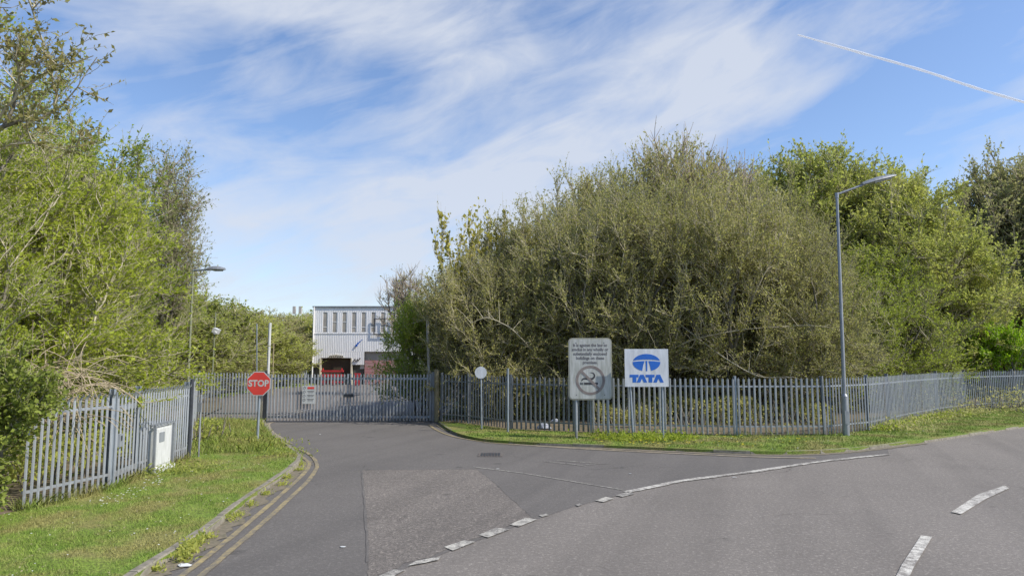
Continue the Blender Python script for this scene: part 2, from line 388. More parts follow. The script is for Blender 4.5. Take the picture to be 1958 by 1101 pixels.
slab('right_verge', [*right_kerb, Vector((110, 100, 0)), Vector((10, 100, 0)), Vector((G(860, 780).x, 40, 0)), G(845, 804)], M['turf'])
def offset(pts, d):
    out = []; n = len(pts)
    for i, p in enumerate(pts):
        t = pts[min(i + 1, n - 1)] - pts[max(i - 1, 0)]; t.z = 0; t.normalize(); out.append(p + Vector((-t.y, t.x, 0)) * d)
    return out
def kerb(name, pts, side, w=.12, h=VZ + .012, length=.91):
    """row of kerb stones, set one after another along the edge"""
    mb = MB(); rr = random.Random(5)
    acc = 0; seg = [pts[0]]; 
    def stone(a, b):
        d = (b - a); L = d.length
        if L < .1: return
        d.normalize(); nrm = Vector((-d.y, d.x, 0)) * side
        j = rr.uniform(-.008, .008); hz = h + rr.uniform(-.012, .006)
        a2, b2 = a + d * .008, b - d * .008
        prof = [(0.0 + j, -.02), (0.012 + j, hz - .02), (.03 + j, hz), (w + j, hz), (w + j, -.02)]
        vs = [a2 + nrm * x + Vector((0, 0, z)) for x, z in prof] + [b2 + nrm * x + Vector((0, 0, z)) for x, z in prof]
        k = 5; mb.add(vs, [tuple(range(k)), tuple(range(2 * k - 1, k - 1, -1))] + [(i, (i + 1) % k, (i + 1) % k + k, i + k) for i in range(k)])
    start = pts[0]; travelled = 0
    for i in range(1, len(pts)):
        travelled += (pts[i] - pts[i - 1]).length
        if travelled > length or i == len(pts) - 1:
            stone(start, pts[i]); start = pts[i]; travelled = 0
    return tag(mb.build(name, M['kerb']), kind='structure')
lk = catmull([G(*p) for p in left_kerb_px], 24); rk = catmull([G(*p) for p in right_kerb_px], 24)
kerb('left_kerb', offset(lk, -.012), 1); kerb('right_kerb', offset(rk, -.012), 1, w=.07, h=VZ)
# gutter dirt
go = ribbon('gutter_dirt', offset(catmull([G(*p) for p in left_kerb_px[:8]], 10), -.13), .28, .012, M['gutter'], jit=.07); tag(go, kind='structure')
go = ribbon('gutter_dirt', offset(catmull([G(*p) for p in right_kerb_px[3:12]], 10), -.12), .2, .012, M['gutter'], jit=.05); tag(go, kind='structure')

# ------------------------------------------------------------------ road markings
def mark(name, px, w, mat, seg=6, z=.016, jit=0.0):
    return tag(ribbon(name, catmull([G(*p) for p in px], seg), w, z, mat, jit=jit), kind='structure')
mark('yellow_line', [(335, 1112), (415, 1050), (480, 996), (530, 953), (573, 914), (590, 894), (589, 883), (576, 873), (562, 866)], .085, M['yellow_line'], jit=.006)
mark('yellow_line', [(372, 1112), (450, 1046), (500, 1003), (545, 962), (585, 924), (602, 902), (606, 889), (599, 876), (583, 864), (561, 857)], .085, M['yellow_line'], jit=.006)
mark('yellow_line', [(556, 849), (538, 838), (521, 827), (514, 817), (514, 810), (524, 807.5)], .13, M['tan_line'], jit=.01)
mark('yellow_line', [(820, 812), (838, 824), (868, 835), (905, 842), (945, 847), (985, 850)], .10, M['yellow_line'])
mark('yellow_line', [(834, 812), (853, 823), (880, 832), (912, 839.5), (950, 844.5), (985, 847.5)], .09, M['yellow_line'])
mark('white_edge_line', [(843, 813), (864, 825.5), (890, 834), (920, 840), (945, 843)], .1, M['white_line'])
mark('yellow_line', [(985, 850), (1090, 857), (1200, 863), (1340, 869.5), (1450, 874), (1560, 876.5)], .14, M['tan_line'], jit=.01)
mark('yellow_line', [(985, 847), (1090, 853.5), (1200, 859.5), (1340, 866)], .1, M['tan_line'], jit=.02)
mark('white_edge_line', [(1196, 941.5), (1245, 932), (1300, 920.5), (1370, 911), (1430, 903.5), (1500, 893), (1560, 884), (1630, 876), (1698, 869)], .16, M['white_line'], jit=.015)
def quad(name, px, mat, z=.016):
    mb = MB(); mb.sheet([G(*p) for p in px], z); return tag(mb.build(name, mat), kind='structure')
for q in (((724, 1103), (752, 1090), (775, 1091), (748, 1106)), ((780, 1083), (795, 1074), (843, 1065), (838, 1072), (800, 1080)), ((849, 1047), (888, 1034), (909, 1037), (866, 1054)),
          ((915, 1024), (948, 1010), (975, 1013), (933, 1029)), ((974, 1004), (1005, 991), (1027, 994), (992, 1008)), ((1138, 958), (1158, 951), (1174, 954), (1154, 961)),
          ((1177, 948), (1200, 941), (1214, 945), (1190, 951)), ((1030, 986), (1044, 983), (1050, 986), (1036, 989)), ((1100, 966), (1108, 963.5), (1114, 966), (1106, 969))):
    quad('give_way_dash', q, M['white_worn'])
quad('centre_line_dash', ((1819, 980), (1838, 984), (1885, 955), (1930, 934), (1921, 929), (1870, 946)), M['white_line'])
quad('centre_line_dash', ((1700, 1130), (1727, 1130), (1748, 1085), (1783, 1027), (1761, 1025), (1725, 1080)), M['white_line'])
for a, b in (((1040, 882), (1100, 889)), ((1085, 886), (1120, 892)), ((1120, 889), (1165, 886)), ((1060, 880), (1140, 886)), ((905, 893), (1000, 905)), ((1000, 905), (1190, 937))):
    mark('worn_marking', [a, ((a[0] + b[0]) / 2, (a[1] + b[1]) / 2), b], .035, M['white_worn'], z=.014)
# yard markings and kerb seen through the gate
mark('yard_line', [(395, 776), (445, 772), (490, 770)], .1, M['white_line'])
mark('yard_line', [(530, 795), (555, 788), (590, 779)], .09, M['white_line'])
mark('yard_line', [(545, 795), (570, 788), (600, 780)], .09, M['white_worn'])
mark('yard_line', [(425, 751), (470, 747.5), (520, 744)], .2, M['white_line'], z=VZ + .01)

# manhole and litter
p = G(938, 870)
t = empty('gully_cover', (p.x, p.y, 0), 0, 'dark rectangular iron gully cover set in the side road', 'drain cover')
mb = MB(); mb.box((0, 0, .008), (.62, .62, .024)); mb.build('frame', M['iron'], t)
mb = MB()
for i in range(7): mb.box((-.22 + i * .073, 0, .024), (.045, .5, .012))
mb.build('grate', M['darksteel'], t)

# ------------------------------------------------------------------ palisade fencing
def pale(mb, p, u, nrm, H, w=.066, bend=0.0):
    """one W-section pale: p base point, u along the fence, nrm facing out"""
    prof = [(-w / 2, -.003), (-w * .22, .012), (0, .004), (w * .22, .012), (w / 2, -.003)]
    t = .003
    lv = [(0, 1, 0), (H - .12, 1, 0), (H - .07, 1, bend * .5)]
    vs = []
    for z, s_, b in lv:
        for a, d in prof: vs.append(p + u * (a * s_) + nrm * (d + b) + Vector((0, 0, z)))
        for a, d in prof[::-1]: vs.append(p + u * (a * s_) + nrm * (d - t + b) + Vector((0, 0, z)))
    n = 10; base = len(vs)
    # triple-point head
    heads = [(-w / 2, H - .045), (-w * .22, H - .06), (0, H), (w * .22, H - .06), (w / 2, H - .045)]
    for (a, z), (_, d) in zip(heads, prof): vs.append(p + u * a * .9 + nrm * (d + bend) + Vector((0, 0, z)))
    for (a, z), (_, d) in list(zip(heads, prof))[::-1]: vs.append(p + u * a * .9 + nrm * (d - t + bend) + Vector((0, 0, z)))
    fs = []
    for k in range(3):
        for j in range(n): fs.append((k * n + j, k * n + (j + 1) % n, (k + 1) * n + (j + 1) % n, (k + 1) * n + j))
    mb.add(vs, fs + [(base + j, base + j + 1, base + 8 - j, base + 9 - j) for j in range(4)])
def ibeam(mb, p, u, nrm, H, w=.1, d=.055, lean=0.0):
    rot = Matrix((u, nrm, Vector((0, 0, 1)))).transposed()
    if lean: rot = rot @ Matrix.Rotation(lean, 3, 'Y')
    c = p + rot @ Vector((0, 0, H / 2))
    for off in (-1, 1): mb.box(c + rot @ Vector((0, off * (w / 2 - .004), 0)), (d, .008, H), mat=rot)
    mb.box(c, (.007, w - .018, H - .004), mat=rot)
def fence(name, pts, label, H=1.8, bay=2.75, n_p=17, mat='galv', rail_m='galv', post_m='galv_post', side=1, gaps=(), bend=.03, posts_extra=.02, first=True, last=True, group=None, post_off=-.075, leans={}, pw=.066):
    """pts: corner points; side=+1 puts pales to the left of travel"""
    root = empty(name, (pts[0].x, pts[0].y, 0), 0, label, 'fence', group); inv = -Vector((pts[0].x, pts[0].y, 0))
    rr = random.Random(11); npost = 0
    def L(v): return v + inv
    for i in range(len(pts) - 1):
        a, b = pts[i], pts[i + 1]; d = b - a; dz = d.z; Lh = Vector((d.x, d.y, 0)).length; u = Vector((d.x, d.y, 0)).normalized(); nrm = Vector((-u.y, u.x, 0)) * side
        nb = max(1, round(Lh / bay)); bl = Lh / nb
        for k in range(nb):
            s0, s1 = k * bl, (k + 1) * bl
            if i == 0 and k == 0 and not first: pass
            else:
                mb = MB(); q = a + u * s0; q.z = a.z + dz * s0 / Lh
                ibeam(mb, L(q + nrm * post_off), u, nrm, H + posts_extra, lean=leans.get(npost, 0)); mb.build('post', M[post_m], root)
            npost += 1
            n = max(2, round(n_p * bl / 2.75)); mb = MB()
            for j in range(n):
                s_ = s0 + (j + .5) * bl / n + rr.uniform(-.004, .004)
                q = a + u * s_ ; q.z = a.z + dz * s_ / Lh + .04 + rr.uniform(-.012, .012)
                tilt = (u + Vector((0, 0, rr.uniform(-.02, .02) + (rr.uniform(-.07, .07) if rr.random() < .12 else 0)))).normalized()
                pale(mb, L(q), tilt, nrm, H - .06, w=pw, bend=bend)
            mb.build('pale_panel', M[mat], root)
            for hz in (.28, H - .3):
                mb = MB(); c0 = a + u * (s0 + .03); c1 = a + u * (s1 - .03); c0.z = a.z + dz * s0 / Lh + hz; c1.z = a.z + dz * s1 / Lh + hz
                mid = (c0 + c1) / 2 - nrm * .022; dd = c1 - c0; rot = Matrix((dd.normalized(), nrm, dd.normalized().cross(nrm))).transposed()
                mb.box(L(mid), (dd.length, .036, .045), mat=rot); mb.build('rail', M[rail_m], root)
    if last:
        mb = MB(); q = pts[-1]; ibeam(mb, L(q + nrm * post_off), u, nrm, H + posts_extra); mb.build('post', M[post_m], root)
    return root
# left near fence: bays up to a pedestrian gate, then on to the corner and back to the vehicle gate
def V(px, py): return G(px, py, VZ)
fl0, fl1, fl2, fl3 = V(38, 978), V(212, 936), V(263, 912), V(357, 878)
fence('palisade_fence', [fl0, fl1], 'galvanised palisade fence behind the ivy, left of the pedestrian gate', bay=1.4, side=-1, first=False, last=True, bend=.05, n_p=23, pw=.056)
fence('palisade_fence', [fl2, fl3], 'galvanised palisade fence wrapping round the white cabinet on the left verge', side=-1, bend=.05, bay=2.6, n_p=23, pw=.056)
cB = V(375, 804); cG = V(497, 805)
fence('palisade_fence', [fl3 + Vector((-.05, .25, 0)), cB], 'palisade fence running back from the left verge corner towards the stop sign', side=-1, first=False, last=False, bend=.02, n_p=23, pw=.056)
fence('palisade_fence', [cB, cG], 'palisade fence behind the stop sign, joining the vehicle gate post', side=-1, last=False, bend=.0, H=1.86, n_p=23, pw=.056)
# pedestrian gate
u = (fl2 - fl1); L_ = u.length; u.normalize(); nrm = Vector((u.y, -u.x, 0))
t = empty('pedestrian_gate', fl1, 0, 'narrow palisade pedestrian gate with a lock box, in the left fence', 'gate')
mb = MB(); n = 7
for j in range(n): pale(mb, u * (.14 + j * (L_ - .28) / (n - 1)) + Vector((0, 0, .06)), u, nrm, 1.7, bend=.05)
mb.build('pale_panel', M['galv'], t)
rotg = Matrix((u, nrm, Vector((0, 0, 1)))).transposed()
for hz in (.25, 1.45):
    mb = MB(); mb.box(u * L_ / 2 - nrm * .03 + Vector((0, 0, hz)), (L_ - .16, .045, .1), mat=rotg); mb.build('rail', M['galv'], t)
for s_ in (.1, L_ - .1):
    mb = MB(); mb.box(u * s_ - nrm * .03 + Vector((0, 0, .9)), (.05, .05, 1.72), mat=rotg); mb.build('stile', M['galv_post'], t)
mb = MB(); mb.box(u * .24 + nrm * .02 + Vector((0, 0, .86)), (.15, .05, .24), mat=rotg); lb = mb.build('lock_box', M['galv'], t)
mb = MB(); mb.box(u * .24 + nrm * .05 + Vector((0, 0, .9)), (.05, .014, .09), mat=rotg); mb.build('latch', M['darksteel'], lb)

# cabinet standing in the fence
cc_ = V(304, 899); cu = (fl3 - fl2).normalized(); cn = Vector((cu.y, -cu.x, 0)); rotc = Matrix((cu, cn, Vector((0, 0, 1)))).transposed()
t = empty('equipment_cabinet', cc_ - cn * .12, 0, 'white metal roadside equipment cabinet caged into the left fence', 'cabinet')
mb = MB(); mb.box((0, 0, .5), (.78, .36, .86), mat=rotc); mb.build('body', M['white'], t)
mb = MB(); mb.box(cn * .186 + Vector((0, 0, .52)), (.70, .016, .74), mat=rotc); dr = mb.build('door', M['white'], t)
mb = MB(); mb.box(cn * .2 - cu * .12 + Vector((0, 0, .72)), (.24, .008, .2), mat=rotc); mb.build('notice_plate', M['galv'], dr)
mb = MB(); mb.box(Vector((0, 0, .04)) + cn * .02, (.88, .5, .1), mat=rotc); mb.build('plinth', M['white'], t)
mb = MB()
for k in range(6): mb.box(cu * (-.4 + k * .16) + Vector((0, 0, 1.0)) - cn * .05, (.07, .56, .012), mat=rotc)
for s_ in (-.3, .2): mb.box(cn * s_ + Vector((0, 0, .98)), (.92, .035, .035), mat=rotc)
mb.build('cage_roof', M['galv'], t)
mb = MB()
for q in (cu * -.46 + cn * .2, cu * -.46 - cn * .02, cu * .46 + cn * .2):
    mb = MB(); mb.box(q + Vector((0, 0, .5)), (.04, .05, .98), mat=rotc); mb.build('cage_post', M['galv'], t)
o = MB(); o.tube([fl3 + Vector((.02, .06, 0)), fl3 + Vector((.02, .06, 1.88))], .045, 8)
tag(o.build('fence_strainer_post', M['darksteel']), 'dark steel post at the corner end of the left verge fence', 'post')
mb = MB(); q = fl3 + Vector((.12, .3, .0)); mb.box(q + Vector((0, 0, 1.2)), (.1, .04, .22)); mb.tube([q + Vector((0, .05, 0)), q + Vector((0, .05, 1.5))], .02, 6)
tag(mb.build('junction_box', M['galv']), 'small grey box fixed beside the end post of the left fence', 'box')

# vehicle gate
gl, gr = G(507, 807), G(826, 807)
gy = gateY; xl, xr = gl.x, gr.x
g_root = empty('vehicle_gate', ((xl + xr) / 2, gy, 0), 0, 'wide double leaf palisade gate closed across the side road', 'gate')
wid = xr - xl; X0, X1 = -wid / 2, wid / 2; xm = X0 + wid * (666 - 507) / 319
GH = 1.88
for nm, a, b in (('gate_leaf', X0 + .03, xm - .02), ('gate_leaf', xm + .02, X1 - .03)):
    mb = MB()
    for s_ in (a + .03, b - .03): mb.box((s_, .02, GH / 2 + .02), (.06, .06, GH - .1))
    for hz in (.2, GH - .22): mb.box(((a + b) / 2, .02, hz), (b - a - .12, .05, .08))
    lf = mb.build(nm, M['galv_post'], g_root)
    mb = MB(); n = round((b - a) / .125)
    for j in range(n): pale(mb, Vector((a + .04 + j * (b - a - .08) / (n - 1), -.02, .06)), Vector((1, 0, 0)), Vector((0, -1, 0)), GH - .07, w=.062)
    mb.build('pale_panel', M['galv'], lf)
mb = MB(); mb.tube([(xm, -.07, .04), (xm, -.07, .75)], .014, 6); mb.build('drop_bolt', M['darksteel'], g_root)
mb = MB(); mb.box((xm, -.05, 1.02), (.34, .05, .12)); mb.tube([(xm + .1, -.08, 1.0), (xm + .42, -.08, 1.04)], .012, 6); mb.build('padlock_hasp', M['darksteel'], g_root)
mb = MB(); mb.box((X0 - .05, .02, .98), (.11, .1, 1.96)); mb.build('gate_post', M['darksteel'], g_root)
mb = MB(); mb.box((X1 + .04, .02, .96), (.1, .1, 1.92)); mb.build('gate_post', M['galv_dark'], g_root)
# notice on the gate
nw, nh = 25 / 1320 * gy, 34 / 1320 * gy; nx = D(592, 754, gy)
t = empty('gate_notice', (nx.x, gy - .09, nx.z - nh / 2), 0, 'small white warning notice with a red heading, fixed to the gate', 'sign')
mb = MB(); mb.box((0, 0, nh / 2), (nw, .006, nh)); mb.build('plate', M['white'], t)
mb = MB(); mb.box((nw * .14, -.006, nh * .87), (nw * .5, .004, nh * .12)); mb.build('heading', M['red'], t)
mb = MB()
for k in range(4):
    zc = nh * (.88 - k * .22)
    mb.tube([(-nw * .34 + nw * .09 * math.cos(a), -.005, zc + nw * .09 * math.sin(a)) for a in [q * math.pi / 4 for q in range(9)]], .006, 4)
    if k:
        for r_ in range(2): mb.box((nw * .13, -.005, zc + .025 - r_ * .05), (nw * (.52 - .1 * r_), .003, .02))
mb.build('symbols', M['ink'], t)
# posts about the gate
def post(name, px, y0, y1, r, mat, label, cat='post', Y=None, px1=None, k=8, base_px=None):
    Y = Y or G(px, y1, VZ).y
    a = D(px, y1, Y); b = D(px1 if px1 is not None else px, y0, Y); a.z = min(a.z, VZ)
    root_mb = MB(); root_mb.tube([(0, 0, 0), (b.x - a.x, 0, b.z - a.z)], r, k)
    o = root_mb.build(name, mat, None, True); o.location = a; return tag(o, label, cat)
post('timber_post', 835, 706, 806, .09, M['timber'], 'stout timber post at the right end of the vehicle gate', Y=gy - .05)
post('timber_post', 499, 752, 806, .07, M['cream'], 'cream painted post just right of the stop sign pole', Y=gy + .25)
post('pole', 823, 610, 806, .055, M['cable'], 'tall pale weathered pole behind the right end of the gate', 'pole', Y=gy + .6, px1=817)
# right fence
fr = [V(842, 806), V(892, 810), V(975, 821), V(1130, 828), V(1410, 833), V(1582, 832), V(1665, 823), V(1738, 805), V(1797, 793), V(1850, 785.5), V(1898, 782), V(1942, 779), V(2060, 770)]
fence('palisade_fence', fr[0:4], 'palisade fence in steel darkened as if shaded, curving between the gate and the no smoking board', mat='galv_dark', rail_m='galv_dark', side=-1, bend=0, last=False, post_m='galv_dark', bay=4)  # tree shade put into the steel colour of this run
fence('palisade_fence', fr[3:6], 'palisade fence behind the two large sign boards, ending at the leaning corner post', side=-1, bend=.0, last=False)
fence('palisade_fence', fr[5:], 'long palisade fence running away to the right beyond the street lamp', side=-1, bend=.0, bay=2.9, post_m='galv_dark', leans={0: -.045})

# yard fence, far
yf = [G(378, 776, VZ) + Vector((-1.2, 1.5, 0)), G(440, 752, VZ) + Vector((-1, 2, 0)), G(520, 741.5, VZ) + Vector((-1, 2, 0)), G(600, 737, VZ) + Vector((-1.2, 2, 0))]
fence('palisade_fence', yf, 'far pale fence along the left edge of the yard beyond the gate', H=1.25, bay=5.5, n_p=14, side=-1, bend=0)

# ------------------------------------------------------------------ signs
# stop sign
sp = V(492, 843); sY = sp.y; pc = D(492, 733, sY); rr_ = 22.6 / 1320 * sY
t = empty('stop_sign', sp, 0, 'red octagonal STOP sign on a grey pole in the left verge', 'sign')
h = pc.z - VZ
mb = MB(); mb.tube([(0, 0, 0), (.02, 0, h + .22)], .038, 12); mb.build('pole', M['galv_post'], t, True)
def octo(r, cx=0, cz=0): return [(cx + r * math.cos(R(22.5 + 45 * i)), cz + r * math.sin(R(22.5 + 45 * i))) for i in range(8)]
ro = rr_ / math.cos(R(22.5))
mb = MB(); mb.prism(octo(ro, 0, h), -.055, -.05); mb.build('border', M['white'], t)
mb = MB(); mb.prism(octo(ro * .93, 0, h), -.058, -.0555); pl = mb.build('plate', M['red'], t)
o = text_part('lettering', 'STOP', ro * .60, M['white'], pl, (0, -.060, h - ro * .2), offset=.008, spacing=1.02, extrude=.001)
xs = [v.co.x for v in o.data.vertices]; sx = ro * 1.58 / (max(xs) - min(xs)); o.scale = (sx, 1.12, 1)
o.location.x = -(max(xs) + min(xs)) / 2 * sx
for dz_ in (-.15, .15):
    mb = MB(); mb.box((0, -.03, h + dz_), (.14, .05, .03)); mb.build('bracket', M['galv'], t)
# round sign back
bp = V(921, 821); bY = bp.y; pc = D(919.5, 712, bY); h = pc.z - VZ; r0 = 11.3 / 1320 * bY
t = empty('round_sign', bp, 0, 'blank pale grey round sign on a thin pole by the dark fence', 'sign')
mb = MB(); mb.tube([(0, 0, 0), (pc.x - bp.x, 0, h + .1)], .03, 10); mb.build('pole', M['galv_post'], t, True)
mb = MB(); mb.prism([(pc.x - bp.x + r0 * math.cos(R(15 * i)), h + r0 * math.sin(R(15 * i))) for i in range(24)], -.045, -.04); mb.build('plate', M['signwhite'], t)
post('pole', 971, 704, 826, .038, M['galv_post'], 'short bare steel pole standing right of the round sign', 'pole')

# no smoking board
nb_ = V(1132, 838); nY = nb_.y
a = D(1087, 764, nY); b = D(1169, 646, nY); w, hh = b.x - a.x, b.z - a.z; zc = (a.z + b.z) / 2 - VZ; cx = (a.x + b.x) / 2
t = empty('no_smoking_sign', (cx, nY, VZ), 0, 'large dirty white no smoking board with rounded corners on two posts', 'sign')
def rrect(w, h, r, cz, n=6):
    out = []
    for qx, qz, a0 in ((w / 2 - r, h / 2 - r, 0), (-w / 2 + r, h / 2 - r, 90), (-w / 2 + r, -h / 2 + r, 180), (w / 2 - r, -h / 2 + r, 270)):
        out += [(qx + r * math.cos(R(a0 + 90 * i / n)), cz + qz + r * math.sin(R(a0 + 90 * i / n))) for i in range(n + 1)]
    return out
M['signframe'] = paint('weathered_sign_edge', (.33, .32, .25), (.22, .22, .17), 4, .6)
mb = MB(); mb.prism(rrect(w, hh, .13, zc), -.06, -.045); mb.build('frame', M['signframe'], t)
mb = MB(); mb.prism(rrect(w - .07, hh - .07, .1, zc), -.066, -.061); bd = mb.build('board', M['dirtywhite'], t)
for lx in (1102, 1163):
    p0 = D(lx, 836, nY); mb = MB(); mb.tube([(p0.x - cx, 0, 0), (p0.x - cx, 0, zc + hh * .4)], .045, 10); mb.build('post', M['galv'], t, True)
tx = 'It is against the law to\nsmoke in any wholly or\nsubstantially enclosed\nbuildings on these\npremises.'
o = text_part('lettering', tx, .128, M['ink'], bd, (0, -.068, zc + hh * .335), offset=.0035, line=1.0, extrude=.001)
xs = [v.co.x for v in o.data.vertices]; o.scale = (w * .84 / (max(xs) - min(xs)), 1.0, 1)
o.location.z = zc + hh * .36
cz = zc - hh * .185; rs = w * .335
mb = MB(); n = 40
def ringpts(r): return [(r * math.cos(2 * math.pi * i / n), cz + r * math.sin(2 * math.pi * i / n)) for i in range(n)]
for bx in (-w * .32, w * .32):
    for bz in (.42, -.42):
        mb_ = MB(); mb_.tube([(bx, -.072, zc + hh * bz), (bx, -.064, zc + hh * bz)], .014, 8); mb_.build('bolt', M['darksteel'], bd)
oi, ii = ringpts(rs), ringpts(rs * .82)
vs = [(x, -.0695, z) for x, z in oi] + [(x, -.0695, z) for x, z in ii] + [(x, -.066, z) for x, z in oi] + [(x, -.066, z) for x, z in ii]
mb.add(vs, [(i, (i + 1) % n, (i + 1) % n + n, i + n) for i in range(n)] + [(i, (i + 1) % n, (i + 1) % n + 2 * n, i + 2 * n) for i in range(n)] + [(i + n, (i + 1) % n + n, (i + 1) % n + 3 * n, i + 3 * n) for i in range(n)])
mb.box((0, -.0705, cz), (rs * 1.75, .004, rs * .17), mat=Matrix.Rotation(R(45), 3, 'Y')); M['ring'] = paint('faded_red_ring', (.17, .14, .13), (.24, .21, .19), 6, .6)
mb.build('prohibition_ring', M['ring'], bd)
mb = MB(); mb.box((.02, -.0685, cz - rs * .22), (rs * .95, .004, rs * .15)); 
for k in range(3): mb.box((-rs * .52 - k * .035, -.0685, cz - rs * .22), (.02, .004, rs * .15))
sm = catmull([Vector((-rs * .6, 0, cz - rs * .05)), Vector((-rs * .48, 0, cz + rs * .1)), Vector((-rs * .15, 0, cz + rs * .1)), Vector((rs * .12, 0, cz + rs * .1)), Vector((rs * .28, 0, cz + rs * .27)), Vector((rs * .2, 0, cz + rs * .48)), Vector((-.02, 0, cz + rs * .52))], 5)
vs = []
for i, q in enumerate(sm):
    tt = i / (len(sm) - 1); wd = .045 * math.sin(math.pi * min(1, tt * .9 + .1)) + .006
    d = (sm[min(i + 1, len(sm) - 1)] - sm[max(i - 1, 0)]).normalized(); nn_ = Vector((-d.z, 0, d.x))
    vs += [q + nn_ * wd * .6 + Vector((0, -.0685, 0)), q - nn_ * wd * .6 + Vector((0, -.0685, 0))]
mb.add(vs, [(2 * i, 2 * i + 1, 2 * i + 3, 2 * i + 2) for i in range(len(sm) - 1)])
mb.build('cigarette', M['black'], bd)

# blue logo board
tb = V(1238, 840); tY = tb.y
a = D(1194.5, 739, tY); b = D(1276.5, 667, tY); w, hh = b.x - a.x, b.z - a.z; zc = (a.z + b.z) / 2 - VZ; cx = (a.x + b.x) / 2
t = empty('logo_sign', (cx, tY, VZ), 0, 'white square board reading TATA under a blue oval emblem, on two posts', 'sign')
mb = MB(); mb.box((0, -.055, zc), (w, .012, hh)); bd = mb.build('board', M['signwhite'], t)
for l0, l1 in ((1211, 1205), (1268, 1266)):
    p0 = D(l0, 840, tY); p1 = D(l1, 739, tY); mb = MB(); mb.tube([(p0.x - cx, 0, -.02), (p1.x - cx, 0, zc - hh / 2), (p1.x - cx, 0, zc + hh * .35)], .036, 10); mb.build('post', M['galv_post'], t, True)
# emblem: ellipse split by a white T with flared stem
ez = zc + hh * .14; ea, eb = w * .315, hh * .228
def elp(t0, t1, n, sc=1.0): return [(ea * sc * math.cos(R(t0 + (t1 - t0) * i / n)), ez + eb * sc * math.sin(R(t0 + (t1 - t0) * i / n))) for i in range(n + 1)]
yb0 = -.0655; yb1 = -.0615
mb = MB()
arc = elp(14, 166, 20)                                   # cap above the crossbar
low = [(x, ez + eb * .36 - (x / ea) ** 2 * eb * .14) for x in [ea * (-.94 + 1.88 * i / 14) for i in range(15)]]
mb.prism(arc + low, yb0, yb1)
for sg in (1, -1):
    sidep = [(x, z) for x, z in elp(6, -72, 18)]
    inner = [(ea * .32, ez - eb * .93), (ea * .24, ez - eb * .3), (ea * .14, ez + eb * .18), (ea * .55, ez + eb * .16), (ea * .98, ez + eb * .08)]
    mb.prism([(sg * x, z) for x, z in sidep + inner], yb0, yb1)
mb.prism([(-ea * .065, ez + eb * .2), (ea * .065, ez + eb * .2), (ea * .045, ez - eb * .99), (-ea * .045, ez - eb * .99)], yb0, yb1)
o = mb.build('emblem', M['blue'], bd); tri(o)
mb = MB(); lh = hh * .205; lz = zc - hh * .385; lw = w * .205; x0 = -w * .39
def Tl(x):
    mb.prism([(x, lz + lh), (x, lz + lh * .66), (x + lw * .32, lz + lh * .66), (x + lw * .32, lz), (x + lw * .74, lz), (x + lw * .74, lz + lh * .66), (x + lw * .98, lz + lh * .66), (x + lw, lz + lh)], yb0, yb1)
def Al(x):
    mb.prism([(x, lz), (x + lw * .38, lz + lh), (x + lw * .78, lz + lh), (x + lw * 1.16, lz), (x + lw * .78, lz), (x + lw * .62, lz + lh * .42), (x + lw * .53, lz + lh * .42), (x + lw * .40, lz)], yb0, yb1)
Tl(x0); Al(x0 + lw * .78); Tl(x0 + lw * 1.78); Al(x0 + lw * 2.62)
o = mb.build('lettering', M['blue'], bd); tri(o)

# ------------------------------------------------------------------ street lamps
lp = V(1618, 832); lY = lp.y
t = empty('street_lamp', lp, 0, 'tall grey street lamp with stout base in front of the right fence', 'lamp post')
z1 = D(1616, 757, lY).z - VZ; top = D(1600, 372, lY); zt = top.z - VZ; xt = top.x - lp.x
hd0, hd1 = D(1655, 352, lY), D(1711, 337, lY)
mb = MB(); mb.tube([(0, 0, 0), (0, 0, z1)], [.105, .098], 16); mb.tube([(0, 0, z1), (0, 0, z1 + .08)], [.098, .06], 16, cap=False); mb.build('base', M['lampsteel'], t, True)
lean_x = xt + (zt) * 0.0
mb = MB(); mb.tube([(0, 0, z1 + .05), (xt * .5, 0, (z1 + zt) / 2), (xt, 0, zt)], [.062, .052, .042], 14); mb.build('column', M['lampsteel'], t, True)
mb = MB(); mb.tube([(xt, 0, zt - .12), (xt, 0, zt + .05)], .055, 12)
mb.tube([(xt, 0, zt), (hd0.x - lp.x, 0, hd0.z - VZ)], .034, 10); mb.build('bracket_arm', M['lampsteel'], t, True)
dv = (hd1 - hd0); ln = dv.length; dv.normalize(); rl = Matrix((dv, Vector((0, 1, 0)), dv.cross(Vector((0, 1, 0))))).transposed()
def lamp_head(par, p, rl, ln, lens=True, mat='lampsteel'):
    mb = MB(); prof = []
    for i in range(9):
        s_ = i / 8; wv = .06 + .11 * math.sin(math.pi * (.15 + .7 * s_)); hv = .05 + .075 * math.sin(math.pi * min(1, .1 + .85 * s_))
        for j in range(10):
            an = 2 * math.pi * j / 10; z = math.sin(an); prof.append(Vector(p) + rl @ Vector((s_ * ln, math.cos(an) * wv, (hv * z if z > 0 else .25 * hv * z))))
    mb.add(prof, [(i * 10 + j, i * 10 + (j + 1) % 10, (i + 1) * 10 + (j + 1) % 10, (i + 1) * 10 + j) for i in range(8) for j in range(10)] + [tuple(range(10)), tuple(range(80, 90))])
    o = mb.build('lamp_head', M[mat], par, True)
    if lens:
        mb = MB(); mb.box(Vector(p) + rl @ Vector((ln * .6, 0, -.035)), (ln * .5, .18, .03), mat=rl); mb.build('lens', M['dirtywhite'], o)
lamp_head(t, Vector((hd0.x - lp.x, 0, hd0.z - VZ)) - dv * .12, rl, ln + .12)
mb = MB(); mb.box((0, -.1, .55), (.12, .03, .4)); mb.build('access_door', M['lampsteel'], t)
